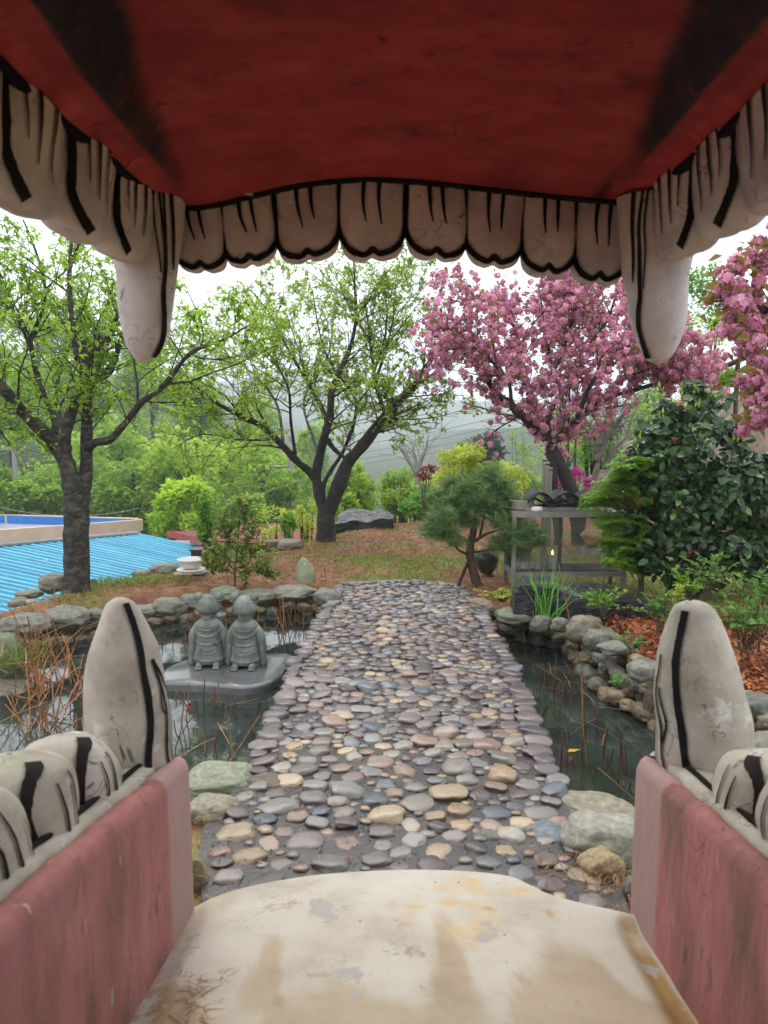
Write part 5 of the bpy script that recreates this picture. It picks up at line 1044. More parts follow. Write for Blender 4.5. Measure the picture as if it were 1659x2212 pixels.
# ------------------------------------------------------------------ big cherry tree, left
def finish_tree(T, name, label, base, woodmat, leafm, lsize, cat='tree', group=None, keep=None, crown='crown', **k):
    t = thing(name, label, cat, tuple(base), 0, group); o_ = T.mb.build('trunk', woodmat, t)
    P = np.array(T.tips); tt = np.array(T.tt)
    leaf_part(crown, P, lsize, leafm, t, tint=tt, **k); return t
Y0 = 6.9; T = Tree(); base = gz(166, 1277, -.02); Y0 = base.y+.1
def z3(a, b, dy=0): return (.3646*a, 734.4+.3646*b, dy)
def z1(a, b, dy=0): return (.5*a, .5*b, dy)
tr_ = [(166, 1290), (166, 1262), z3(455, 1350), z3(455, 1150), z3(452, 1000), z3(440, 900), z3(420, 800)]
P = spline(pix(tr_, Y0), 30); w = np.interp(np.linspace(0, 1, 30), [0, .1, .35, .7, .9, 1], [.155, .128, .113, .114, .095, .065]); T.mb.tube(spline(P, 60), np.interp(np.linspace(0, 1, 60), np.linspace(0, 1, 30), w), 28, rough=.13)
LT = [([z3(445, 960), z3(425, 830), z3(395, 720), z3(350, 650), z3(270, 560, -.1), z3(140, 430, -.25), z3(30, 290, -.4), z3(-60, 160, -.5), z3(-140, -60, -.6), z3(-180, -400, -.7)], .105, .025),
      ([z3(405, 780), z3(380, 650), z3(385, 580), z3(430, 420), z3(490, 250), z3(520, 100, .1), z3(640, 0, .2), z3(700, -160, .3), z3(760, -420, .3)], .085, .018),
      ([z3(490, 250), z3(500, 110, -.1), z3(480, 0, -.15), z1(330, 1540, -.15), z1(298, 1250, -.1), z1(312, 1050, 0), z1(330, 800, 0)], .060, .016),
      ([z3(470, 1080), z3(490, 950), z3(515, 760, .1), z3(520, 500, .15), z3(538, 270, .2), z3(630, 205, .25), z3(690, 90, .3), z3(735, -60, .3), z3(800, -300, .3)], .082, .018),
      ([z3(530, 640, .1), z3(570, 605, .0), z3(650, 592, -.1), z3(740, 490, -.2), z3(830, 370, -.25), z3(930, 310, -.3), z3(1020, 210, -.4), z3(1100, 105, -.45), z3(1200, 40, -.5), z3(1330, -5, -.55), z3(1480, -90, -.6)], .058, .012),
      ([z3(320, 560), z3(325, 470, .25), z3(260, 330, .4), z3(215, 190, .5), z3(180, 20, .5), z1(140, 1440, .5), z1(195, 1300, .5), z1(175, 1150, .5), z1(100, 950, .5)], .055, .014),
      ([z3(180, 60, .5), z1(100, 1430, .5), z1(40, 1330, .5), z1(-60, 1250, .6)], .03, .012),
      ([z3(530, 250, .2), z3(575, 130, .5), z3(640, 60, .8), z3(760, 20, 1.0), z3(900, 130, 1.3)], .03, .008),
      ([z3(140, 430, -.25), z3(0, 420, .2), z3(-150, 380, .5)], .04, .012),
      ([z3(480, 1000), z3(380, 560, .6), z3(330, 300, 1.2), z3(420, 0, 1.7), z3(520, -300, 2.0)], .05, .012)]
for pl, r0, r1 in LT:
    P, r = T.limb(pix(pl, Y0), r0*(.82 if r0 > .08 else .66), r1*.5, 30); T.grow(P, r, 3, 7, 1.0, leaf=8, t0=.33, sub=(4, .58)); T.grow(P, r, 2, 8, .6, leaf=8, t0=.26)
finish_tree(T, 'cherry_tree', 'big dark-trunked tree with fresh leaves standing at the left beside the blue roof', (base.x, base.y, 0), MAT['bark'], L['cherry'], .056, up=.75, droop=.15)
print('left tree leaves', len(T.tips))
# ------------------------------------------------------------------ middle tree
def z4(a, b, dy=0): return (518.4+.3646*a, 734.4+.3646*b, dy)
base = gz(703, 1170, -.02); Y0 = base.y+.1; T = Tree()
P = spline(pix([(703, 1185), (703, 1165), (704, 1130), (703, 1100), (701, 1085)], Y0), 16); T.mb.tube(P, np.interp(np.linspace(0, 1, 16), [0, .2, .6, 1], [.175, .142, .118, .085]), 24, rough=.14)
MT = [([(706, 1110), z4(535, 990), z4(600, 840, -.1), z4(650, 710, -.1), z4(740, 590, -.2), z4(800, 520, -.2), z4(868, 440, -.2), z4(1000, 310, -.3), z4(1040, 270, -.3), z4(1110, 160, -.3), z4(1230, 10, -.3), z4(1330, -160, -.3)], .12, .018),
      ([z4(862, 445, -.2), z4(805, 260, 0), z4(785, 100, .1), z4(765, -60, .2), z4(740, -250, .2)], .05, .016),
      ([z4(800, 250, 0), z4(850, 100, .3), z4(900, -100, .4), z4(930, -400, .4)], .035, .010),
      ([(700, 1110), z4(455, 850), z4(470, 700), z4(510, 570, -.1), z4(530, 470, -.1), z4(542, 290, -.1), z4(610, 150, 0), z4(668, 0, 0), z4(690, -200, 0), z4(670, -500, 0)], .085, .016),
      ([(701, 1110), (697, 1090), z4(440, 810), z4(330, 705, -.2), z4(200, 575, -.4), z4(110, 500, -.6), z4(0, 450, -.8), z3(1430, 450, -1), z3(1280, 370, -1.1), z3(1130, 250, -1.2), z3(1000, 210, -1.3)], .075, .010),
      ([z4(190, 585, -.4), z4(100, 595, .1), z3(1400, 590, .3), z3(1200, 558, .5), z3(1030, 640, .7)], .03, .008),
      ([z4(522, 520, -.1), z4(500, 440, 0), z4(445, 330, .2), z4(395, 240, .3), z4(330, 130, .4), z4(260, 10, .4), z4(180, -150, .4), z4(60, -300, .4)], .05, .012),
      ([(703, 1100), z4(490, 880), z4(540, 770, .2), z4(610, 660, .3), z4(680, 480, .4), z4(690, 370, .4), z4(650, 290, .5), z4(560, 180, .6), z4(480, 0, .7), z4(430, -300, .7)], .055, .012),
      ([z4(520, 590, -.1), z4(560, 650, 0), z4(620, 700, -.1)], .05, .05),
      ([z4(690, 380, .4), z4(750, 310, .6), z4(790, 220, .8)], .03, .01),
      ([z4(800, 520, -.2), z4(870, 495, -.5), z4(920, 430, -.7), z4(900, 300, -.9)], .035, .012),
      ([z4(255, 628, -.32), z4(240, 470, .1), z4(200, 350, .5), z4(100, 220, .8), z4(-20, 120, 1), z3(1330, 80, 1.2), z3(1200, -50, 1.2)], .035, .008),
      ([z4(330, 705, -.2), z4(300, 480, -.5), z4(290, 300, -.8), z4(230, 150, -1.0), z4(180, -50, -1.1)], .035, .008),
      ([z4(480, 690, -.02), z4(430, 570, .6), z4(380, 350, 1.4), z4(520, 100, 1.8), z4(560, -200, 2)], .04, .010)]
for pl, r0, r1 in MT:
    P, r = T.limb(pix(pl, Y0), r0*(.88 if r0 > .07 else .68), r1*.5, 30); sub_ = (4, .55)
    if len(pl) > 3: T.grow(P, r, 3, 9, 1.2, leaf=16, t0=.34, sub=sub_, flat=.75); T.grow(P, r, 2, 9, .7, leaf=16, t0=.28, flat=.75)
finish_tree(T, 'cherry_tree', 'wide many-limbed black-trunked tree with pale spring leaves in the middle of the lawn edge', (base.x, base.y, 0), MAT['barkw'], L['cherryfar'], .050, up=.75, droop=.1)
print('mid tree leaves', len(T.tips))
# ------------------------------------------------------------------ pink double cherry
def pompoms(Cn, rad_, petals, tintc):
    n = len(Cn); d = unit(n*petals).reshape(n, petals, 3); Pc = Cn[:, None]+d*rad_[:, None, None]*NR.uniform(.35, 1.05, (n, petals, 1)); d = d.reshape(-1, 3)
    a = unit(n*petals); s = np.cross(d, a); s /= np.linalg.norm(s, axis=1)[:, None]+1e-9; u = np.cross(s, d)
    sz = np.repeat(rad_, petals)[:, None]*NR.uniform(.28, .56, (n*petals, 1)); p0 = Pc.reshape(-1, 3)
    o_ = d*sz*.5
    V = np.stack([p0-u*sz, p0+s*sz*.95+o_, p0+u*sz+o_*.6, p0-s*sz*.95+o_], 1).reshape(-1, 3)
    t = np.clip(np.repeat(tintc, petals)+NR.normal(0, .16, n*petals), 0, 1)
    return V, np.arange(4*n*petals).reshape(-1, 4), t
def z5(a, b, dy=0): return (1054+.3646*a, 734.4+.3646*b, dy)
Y0 = 9.5; T = Tree(); base = at(1240, 1115, Y0)
PT = [([(1252, 1230), (1246, 1140), z5(520, 960), z5(455, 800), z5(425, 740), z5(385, 640), z5(345, 580), z5(280, 530), z5(200, 455, -.1), z5(130, 380, -.2), z5(50, 300, -.3), z5(-40, 180, -.4), z5(-160, 60, -.4), z5(-330, 20, -.5)], .10, .012),
      ([(1203, 1230), (1205, 1150), z5(395, 900, -.05), z5(375, 720, -.05), z5(360, 640), z5(420, 570, .1), z5(520, 490, .1), z5(620, 400, .1), z5(760, 330, .1), z5(900, 290, 0), z5(1050, 250, 0)], .07, .010),
      ([z5(290, 530), z5(320, 500, -.1), z5(265, 410, -.1), z5(240, 300, -.1), z5(200, 120, -.1), z5(150, -100, 0), z5(60, -250, 0)], .045, .010),
      ([z5(350, 560), z5(350, 470, 0), z5(400, 370, .1), z5(480, 280, .2), z5(560, 150, .2), z5(640, 0, .3), z5(720, -150, .3), z5(800, -380, .3)], .05, .010),
      ([z5(240, 480), z5(150, 420, -.4), z5(120, 250, -.6), z5(0, 100, -.8), z5(-100, 0, -.9), z5(-260, -60, -1)], .03, .008),
      ([z5(460, 540), z5(440, 350, .6), z5(380, 150, .9), z5(330, -100, 1), z5(300, -330, 1)], .035, .008),
      ([z5(520, 490), z5(620, 250, -.5), z5(760, 80, -.7), z5(880, -150, -.8)], .035, .008),
      ([z5(640, 395, .1), z5(780, 230, 0), z5(900, 190, -.2), z5(1010, 150, -.3), z5(1100, 190, -.3)], .022, .006), ([z5(850, 300), z5(1000, 250, -.2), z5(1120, 230, -.3), z5(1280, 250, -.4)], .018, .005),
      ([z5(200, 455), z5(90, 440, .3), z5(-40, 400, .4), z5(-160, 370, .5)], .016, .005),
      ([z5(190, 450), z5(100, 500, -.3), z5(20, 560, -.4), z5(-20, 640, -.5)], .012, .004),
      ([z5(300, 300, .2), z5(420, 130, .4), z5(500, -120, .5), z5(560, -350, .6)], .03, .008),
      ([z5(600, 420), z5(720, 400, .3), z5(840, 380, .4)], .02, .006)]
nb = []
for k, (pl, r0, r1) in enumerate(PT):
    P, r = T.limb(pix(pl, Y0), r0, r1, 30); n0 = len(T.tips)
    if k in (9, 10, 12): T.grow(P, r, 1, 9, .3, leaf=1, t0=.3)
    else:
        T.grow(P, r, 2, 13, .8, leaf=3, t0=.40, sub=(7, .6)); T.grow(P, r, 1, 16, .5, leaf=4, t0=.38)
t = thing('pink_cherry_tree', 'double-blossom pink cherry tree in full bloom behind the candle cabinet', 'tree', (base.x, base.y, H(base.x, base.y))); T.mb.build('trunk', MAT['barkw'], t)
P = np.array(T.tips); px_ = P[:, 0]/P[:, 1]
P = P[NR.random(len(P)) < .92]; P = P+NR.normal(0, .03, P.shape)
print('pompoms', len(P))
V, F, tt = pompoms(P, NR.uniform(.026, .047, len(P)), 38, NR.uniform(.2, .85, len(P))); put('blossom', mesh_of('blossom', V-np.array(t.location), [F], L['petal'], tint=tt, smooth=False), t)
q = P[NR.random(len(P)) < .8]; q = np.repeat(q, 3, 0)+NR.normal(0, .04, (3*len(q), 3)); leaf_part('young_leaves', q, .055, L['bronze'], t, up=.5)
# near flowering branch, tree outside the frame at the right
T = Tree(); Y0 = 4.5
R_trunk = Vector((3.7, 5.4, H(3.7, 5.4)))
P, r = T.limb([R_trunk-Vector((0, 0, .2)), R_trunk+Vector((-.05, 0, .9)), R_trunk+Vector((-.1, -.1, 1.7))], .13, .09, 14); 
NBR = [([R_trunk+Vector((-.1, -.1, 1.6)), at(1760, 600, 4.9), at(1700, 560, 4.7), at(1640, 560, 4.6), at(1585, 590, 4.5)], .05, .006),
       ([R_trunk+Vector((-.1, -.1, 1.5)), at(1770, 700, 4.8), at(1690, 680, 4.6), at(1620, 655, 4.5), at(1555, 650, 4.4)], .045, .006),
       ([R_trunk+Vector((-.1, -.1, 1.4)), at(1780, 780, 4.8), at(1700, 745, 4.6), at(1640, 735, 4.5), at(1585, 715, 4.4)], .04, .006),
       ([R_trunk+Vector((-.08, -.05, 1.2)), at(1800, 900, 4.7), at(1720, 870, 4.5), at(1660, 860, 4.4), at(1640, 905, 4.4)], .03, .005),
       ([R_trunk+Vector((-.1, -.1, 1.7)), at(1800, 480, 5.0), at(1740, 470, 4.9), at(1680, 500, 4.8)], .04, .006),
       ([at(1700, 640, 4.7), at(1660, 780, 4.5), at(1630, 830, 4.5)], .012, .004)]
for pl, r0, r1 in NBR:
    P, r = T.limb(pl, r0, r1, 24); T.grow(P, r, 1, 13, .24, leaf=3, t0=.42, up=.05)
t = thing('pink_cherry_tree', 'pink blossom branches hanging in close at the upper right edge', 'tree', tuple(R_trunk)); T.mb.build('trunk', MAT['barkw'], t)
P = np.array(T.tips); P = P[NR.random(len(P)) < .85]; print('near pompoms', len(P))
V, F, tt = pompoms(P, NR.uniform(.030, .048, len(P)), 90, NR.uniform(.25, .8, len(P))); put('blossom', mesh_of('blossom', V-np.array(t.location), [F], L['petal'], tint=tt, smooth=False), t)
q = np.repeat(P[NR.random(len(P)) < .7], 4, 0); q = q+NR.normal(0, .045, q.shape); leaf_part('young_leaves', q, .075, L['bronze'], t, up=.4)

# ------------------------------------------------------------------ other shrubs and trees
def clump_points(c, rx, ry, rz, n, clumps=14, cr=.38, shell=.5):
    """points gathered in clumps inside an ellipsoid: uneven outline, gaps"""
    u = unit(clumps)*NR.uniform(shell, 1.0, (clumps, 1))**.6; wts = NR.uniform(.5, 1.4, clumps); wts /= wts.sum()
    k = NR.choice(clumps, n, p=wts); d = unit(n)*NR.uniform(.25, 1, (n, 1))**.5*cr*NR.uniform(.7, 1.25, clumps)[k][:, None]
    q = u[k]*(1-cr*.6)+d; ct = NR.random(clumps)[k]
    return np.array(c)+q*np.array([rx, ry, rz]), .5*ct+.5*NR.random(n), np.array(c)+u*np.array([rx, ry, rz])*.7
def bush(px0, py0, px1, py1, Y, n, size, mat, name, label, cat='shrub', stem='twig', clumps=14, cr=.40, group=None, base_y=None, up=.6, thin=None, leafname='foliage', **k):
    a = at((px0+px1)/2, (py0+py1)/2, Y); s_ = mpp(a); rx, rz = (px1-px0)/2*s_, (py1-py0)/2*s_; gz_ = H(a.x, Y); 
    if gz_ > a.z: gz_ = a.z-rz
    t = thing(name, label, cat, (a.x, Y, gz_), 0, group)
    P, tt, cen = clump_points(a, rx, min(rx, 1.1*rx), rz, n, clumps, cr); leaf_part(leafname, P, size, mat, t, tint=tt, up=up, **k)
    mb = MB(); ht = a.z-gz_; r0 = max(.012, .018*ht) if thin is None else thin
    for c in cen[:(4 if cat == 'tree' and ht > 1.8 else 10)]:
        b0 = Vector((a.x+R.uniform(-.12, .12)*rx, Y+R.uniform(-.1, .1)*rx, gz_-.05)); m_ = b0.lerp(Vector(c), .55)+Vector((R.gauss(0, .06)*rx, R.gauss(0, .06)*rx, .05*rz)); mb.tube(spline([b0, m_, Vector(c)], 9), np.linspace(r0, r0*.3, 9), 6)
    mb.build('stem', MAT[stem], t); return t
bush(1035, 1000, 1045, 1010, 12, 4, .05, L['lime'], 'seedling', 'tiny seedling hidden behind the yellow-green maple')if False else None
bush(318, 1035, 492, 1200, 21.0, 11000, .17, L['limebright'], 'lime_maple', 'lime-green feathery maple in front of the hillside at the left', 'tree', clumps=26, cr=.30, up=.8, stem='twig')
bush(423, 1076, 470, 1192, 8.6, 1100, .050, L['green'], 'climbing_plant', 'narrow column of bright green climbing plant rising from the black planter', 'plant', clumps=16, cr=.34, up=.3)
bush(556, 1082, 640, 1200, 11.5, 520, .075, L['yellowgreen'], 'sapling', 'thin yellow-green sapling in front of the red roof', 'sapling', clumps=12, cr=.3)
bush(636, 1072, 690, 1190, 11.8, 420, .07, L['yellowgreen'], 'sapling', 'sparse yellow-green sapling just left of the middle tree trunk', 'sapling', clumps=11, cr=.3)
bush(604, 1100, 645, 1185, 10.8, 420, .06, L['green'], 'sapling', 'small fresh-green seedling tree beside the shallow stone bowl', 'sapling', clumps=8, cr=.34)
bush(728, 985, 818, 1130, 15, 2300, .09, L['lime'], 'upright_shrub', 'upright lime-green shrub right of the middle trunk', clumps=26, cr=.28)
bush(812, 1002, 905, 1128, 15.5, 2200, .09, L['lime'], 'upright_shrub', 'rounded lime-green shrub left of the pine, behind the lawn', clumps=24, cr=.3)
bush(860, 1055, 965, 1140, 14, 1500, .085, L['green'], 'low_shrub', 'low mid-green shrub at the far edge of the lawn left of the pine', clumps=18, cr=.34)
bush(700, 1062, 780, 1135, 14, 1100, .085, L['hill'], 'low_shrub', 'low dull-green shrub behind the flat grey rock', clumps=14, cr=.34)
bush(922, 950, 1080, 1110, 11.8, 7500, .06, L['yellowgreen'], 'yellow_maple', 'dense yellow-green cut-leaf maple behind the pine', 'tree', clumps=34, cr=.26, up=.8)
bush(1050, 990, 1150, 1110, 12.4, 2600, .06, L['yellowgreen'], 'yellow_maple', 'second yellow-green maple between the pine and the steel posts', 'tree', clumps=22, cr=.3, up=.8)
bush(893, 1003, 950, 1040, 11.3, 210, .06, L['maple'], 'red_maple', 'red-leaved maple sprigs left of the yellow-green maple', 'tree', clumps=7, cr=.3)
bush(1082, 905, 1168, 1075, 16, 700, .07, L['lime'], 'sapling', 'thin pale-leaved sapling against the sky left of the pink cherry', 'sapling', clumps=22, cr=.26, stem='greytwig', thin=.02)
bush(1205, 1012, 1290, 1072, 11.0, 900, .045, L['magenta'], 'azalea', 'magenta azalea bush in flower at the foot of the pink cherry', clumps=12, cr=.3, leafname='flowers')
bush(1235, 855, 1345, 1040, 12.5, 1500, .07, L['green'], 'green_tree', 'young bright green tree seen under the pink cherry branches', 'tree', clumps=20, cr=.3, stem='bark', thin=.05)
bush(1160, 560, 1320, 760, 15, 2200, .09, L['green'], 'green_tree', 'tall fresh green tree behind the top of the pink cherry', 'tree', clumps=22, cr=.3, stem='bark', thin=.035)
bush(1440, 560, 1600, 760, 14, 2600, .085, L['green'], 'green_tree', 'green tree behind the right upper fang', 'tree', clumps=22, cr=.3, stem='bark', thin=.035)
bush(1430, 660, 1580, 800, 11, 620, .06, L['cherryfar'], 'cherry_tree', 'thin dark branched tree with sparse leaves under the right upper fang', 'tree', clumps=26, cr=.22, stem='barkw', thin=.03)
bush(1530, 800, 1640, 880, 13, 1800, .07, L['lime'], 'fine_leaved_shrub', 'fine-leaved lime shrub above the tan rock at the right', clumps=16, cr=.34)
bush(1620, 640, 1800, 820, 12, 2200, .07, L['conifer'], 'dark_conifer', 'dark conifer behind the pink blossom at the right edge', 'tree', clumps=20, cr=.34, wide=.16, stem='bark')
bush(1000, 934, 1088, 1010, 34, 2600, .30, L['conifer'], 'round_conifer', 'round dark green conifer in the middle distance', 'tree', clumps=16, cr=.40, wide=.16, stem='bark')
bush(962, 952, 1012, 1010, 30, 900, .25, L['hill'], 'pale_conifer', 'pale grey-green young conifer left of the round dark one', 'tree', clumps=12, cr=.34, wide=.14)
for k, (x0, y0, x1, y1, Y, lab) in enumerate([(-60, 1005, 80, 1125, 24, 'dark green bush at the far left behind the flat-roofed building'), (60, 1030, 160, 1120, 25, 'rounded green bush just left of the big left trunk'), (200, 1045, 300, 1135, 26, 'dull olive bush between the big left trunk and the lime maple'), (480, 1060, 580, 1150, 23, 'grey-green thicket behind the yellow-leaved shrub'), (560, 1010, 680, 1120, 26, 'pale green thicket behind the street lamp pole'), (240, 1000, 360, 1100, 30, 'brown-green thicket above the peach building end')]):
    bush(x0, y0, x1, y1, Y, 2600, .16, L['hill'], 'hedge_bush', lab, clumps=22, cr=.34)
def bare(px, pts, Y, label, dens=9, mat='greytwig', r0=.06, ln=1.2, lev=3):
    T = Tree(); 
    for pl in pts:
        P, r = T.limb(pix(pl, Y), r0, r0*.15, 20); T.grow(P, r, lev, dens, ln, leaf=0, t0=.2, up=.4, rmin=.006 if Y > 20 else .004, sub=(4, .55))
    b = at(px, pts[0][0][1], Y); t = thing('bare_tree', label, 'tree', (b.x, Y, H(b.x, Y))); T.mb.build('trunk', MAT[mat], t)
bare(900, [[(902, 1060), (900, 1010), (893, 965)], [(900, 1020), (915, 980), (925, 950)], [(900, 1025), (880, 990), (862, 965)]], 30, 'bare pale tree against the misty mountain', 6, 'greytwig', .12, 1.6, 2)
bare(1290, [[(1283, 1040), z5(645, 740), z5(660, 620), z5(750, 530), z5(800, 510)], [z5(650, 700), z5(700, 600), z5(820, 420), z5(900, 330)], [z5(700, 760), z5(760, 640), z5(850, 560)], [z5(660, 620), z5(690, 500), z5(760, 420)]], 11, 'bare grey twiggy tree between the pink cherry and the camellia', 9, 'greytwig', .05, .6)
# hillside trees: five kinds, copied
HILLK = []
for k in range(6):
    V = []; nC = [22, 30, 18, 26, 34, 20][k]
    P, tt, cen = clump_points((0, 0, 3.6), [1.9, 1.6, 2.2, 1.4, 2.0, 1.7][k], [1.9, 1.6, 2.2, 1.4, 2.0, 1.7][k], [2.6, 2.9, 2.2, 3.0, 2.5, 2.7][k], 2600, nC, .32, .35)
    Vv, F, t_ = leaves(P, .27, up=.6, tint=tt); me = mesh_of('crown', Vv, [F], L['hill'], tint=t_, smooth=False)
    mb = MB(); mb.tube(spline([(0, 0, -.5), (.1, .05, 1.5), (0, 0, 3.4), (.1, 0, 5.2)], 12), np.linspace(.16, .05, 12), 7)
    for c in cen[:12]: mb.tube(spline([(0, 0, 1.0+R.random()*2), (c[0]*.5, c[1]*.5, c[2]*.8), tuple(c)], 7), np.linspace(.07, .02, 7), 5)
    tm = mesh_of('trunk', np.concatenate(mb.V), [np.concatenate(mb.F3), np.concatenate(mb.F4)], MAT['bark']); HILLK.append((me, tm))
nh = 0
KN = ['loose rounded young green tree in the misty hillside wood', 'upright bushy green tree in the misty hillside wood', 'low spreading green tree in the misty hillside wood', 'narrow pale green tree in the misty hillside wood', 'full many-clumped green tree in the misty hillside wood', 'open-crowned thin tree in the misty hillside wood']
def hilltree(x, y, s):
    global nh
    k = R.randrange(6); t = thing('hillside_tree', KN[k], 'tree', (x, y, H(x, y)), R.uniform(0, 6.28), 'trees of the misty hillside: '+KN[k].split(' in the')[0]); t.scale = (s*R.uniform(.9, 1.15), s, s*R.uniform(.85, 1.2))
    put('crown', HILLK[k][0], t); put('trunk', HILLK[k][1], t); nh += 1
for (y0, y1, step, px0, px1, s0, s1) in [(26, 31, 2.3, -120, 660, .62, .95), (33, 40, 2.8, -130, 735, .8, 1.05), (42, 52, 3.2, -140, 770, .9, 1.2), (55, 68, 4.0, -140, 800, 1.0, 1.3), (72, 90, 6, -140, 830, 1.1, 1.5)]:
    xa, xb = (px0-CX)/FPX*y0, (px1-CX)/FPX*y0; x = xa
    while x < xb:
        y = R.uniform(y0, y1); xx_ = x*y/y0; f_ = 1-.45*float(sm((xx_/y*FPX+CX), 560, 830)); hilltree(xx_+R.uniform(-.6, .6), y, R.uniform(s0, s1)*f_); x += step*R.uniform(.75, 1.25)
for x, y, s in [(2, 42, .7), (5, 50, .8), (8, 40, .7), (12, 48, .9), (16, 44, .9), (-2, 60, .7), (3, 70, .8), (9, 75, .9), (16, 65, 1), (22, 50, 1), (13, 32, .7), (18, 30, .8), (24, 36, .9)]: hilltree(x, y, s)
print('hill trees', nh)
U = np.stack([NR.uniform(-62, 8, 60000), NR.uniform(20, 95, 60000)], 1); U = U[(U[:, 0]/U[:, 1]*FPX+CX > -160) & (sdist(U, PLATEAU) > 5)]; U = U[vnoise(U, .25, 4) > .33][:30000]
Pz = np.column_stack([U, height(U)+NR.uniform(0, .9, len(U))**1.5]); o_ = leaf_part('undergrowth', Pz, .34, L['hill'], None, up=.6, tint=.15+.5*NR.random(len(U))); props(o_, 'low green undergrowth covering the hillside under the trees', 'undergrowth', kind='stuff')
U = np.stack([NR.uniform(-8, 45, 40000), NR.uniform(15, 60, 40000)], 1); U = U[(U[:, 0]/U[:, 1]*FPX+CX > 640) & (U[:, 0]/U[:, 1]*FPX+CX < 1800) & (sdist(U, PLATEAU) > 1.5)][:14000]
Pz = np.column_stack([U, height(U)+NR.uniform(0, 1.0, len(U))]); o_ = leaf_part('undergrowth', Pz, .26, L['lime'], None, up=.6); props(o_, 'light green undergrowth on the slope beyond the lawn', 'undergrowth', kind='stuff')

# ------------------------------------------------------------------ garden pine, trained
def z6(a, b, dy=0): return (898.6+.1979*a, 1071.4+.1979*b, dy)
Y0 = 6.95; T = Tree(); bp = at(1029, 1262, Y0)
P = spline(pix([z6(675, 1000), z6(655, 930), z6(610, 760), z6(590, 620), z6(600, 500), z6(625, 400), z6(650, 220), z6(690, 120), z6(720, -60), z6(740, -220)], Y0), 34); T.mb.tube(P, np.interp(np.linspace(0, 1, 34), [0, .1, .5, 1], [.062, .048, .036, .010]), 12)
for pl, r0 in [([z6(590, 520), z6(480, 450, -.1), z6(400, 390, -.15), z6(280, 370, -.2), z6(150, 330, -.2)], .022), ([z6(560, 640), z6(450, 580, -.1), z6(430, 490, -.15)], .014), ([z6(640, 490), z6(720, 430, -.05), z6(850, 380, -.1), z6(940, 350, -.1), z6(1050, 300, -.1)], .018), ([z6(630, 610), z6(780, 590, 0), z6(900, 560, -.1), z6(1050, 520, -.2), z6(1250, 490, -.25)], .014), ([z6(690, 460, .1), z6(740, 250, .15), z6(800, 60, .1)], .016), ([z6(650, 250), z6(500, 180, -.1), z6(380, 80, -.1)], .012), ([z6(640, 300), z6(430, 200, .2), z6(250, 60, .2)], .012), ([z6(720, -20), z6(600, -140, 0), z6(480, -260, 0)], .010), ([z6(720, -20), z6(850, -120, .1), z6(960, -200, .1)], .010)]:
    T.limb(pix(pl, Y0), r0, .004, 16, 7)
t = thing('garden_pine', 'small trained pine with tufted dark needles beside the cobbled path', 'tree', (bp.x, Y0, H(bp.x, Y0))); T.mb.build('trunk', MAT['barkp'], t)
tufts = []
for cx_, cy_, rx, ry, nt_, dy in [(940, 1142, 28, 20, 22, -.2), (962, 1112, 30, 20, 20, -.15), (952, 1080, 26, 20, 16, .1), (990, 1085, 32, 24, 22, .0), (985, 1052, 30, 22, 16, .1), (1020, 1060, 34, 24, 24, .0), (1050, 1042, 34, 22, 22, .05), (1035, 1085, 32, 20, 20, -.1), (1080, 1055, 30, 22, 20, .1), (1095, 1085, 30, 22, 18, .0), (1070, 1110, 28, 18, 14, .0), (1092, 1130, 26, 18, 16, -.1), (1128, 1150, 34, 18, 22, -.2), (1150, 1168, 28, 14, 16, -.25), (1100, 1175, 30, 18, 16, -.15), (1075, 1178, 22, 14, 9, -.1), (1005, 1122, 26, 16, 12, -.05), (965, 1155, 22, 14, 10, -.2), (1060, 1018, 22, 16, 8, .1), (1125, 1195, 18, 16, 8, -.1), (985, 1172, 14, 12, 5, -.1)]:
    for _ in range(int(nt_*2.5)):
        a, q = R.uniform(0, 6.28), R.random()**.5; p_ = at(cx_+rx*q*math.cos(a), cy_+ry*q*math.sin(a), Y0+dy+R.gauss(0, .09)); tufts.append(p_)
tv_ = np.array([tuple(p_) for p_ in tufts]); nn_ = 60; d = unit(len(tv_)*nn_); d[:, 2] = d[:, 2]*.8+.35; d /= np.linalg.norm(d, axis=1)[:, None]
leaf_part('needles', np.repeat(tv_, nn_, 0), .088, L['pine'], t, dirs=d, wide=.020, fold=.0, up=.5, tint=np.clip(.5*np.repeat(NR.random(len(tv_)), nn_)+.5*NR.random(len(d)), 0, 1))
mb = MB()
for p_ in tufts[::9]: mb.tube([p_, p_+Vector((R.gauss(0, .012), R.gauss(0, .01), R.uniform(.06, .12)))], [.004, .003], 5)
mb.build('candle_shoots', surf('pale_shoot', [(.3, (.28, .22, .12)), (.7, (.40, .34, .2))], 9, .7, 0), t)['kind'] = 'stuff'
mb = MB(); mb.tube([at(988, 1270, 6.75), at(1000, 1240, 6.85), at(1011, 1214, 6.93)], [.018, .017, .016], 8); props(mb.build('prop_stick', MAT['barkw']), 'dark wooden prop stick leaning against the pine trunk', 'stick')
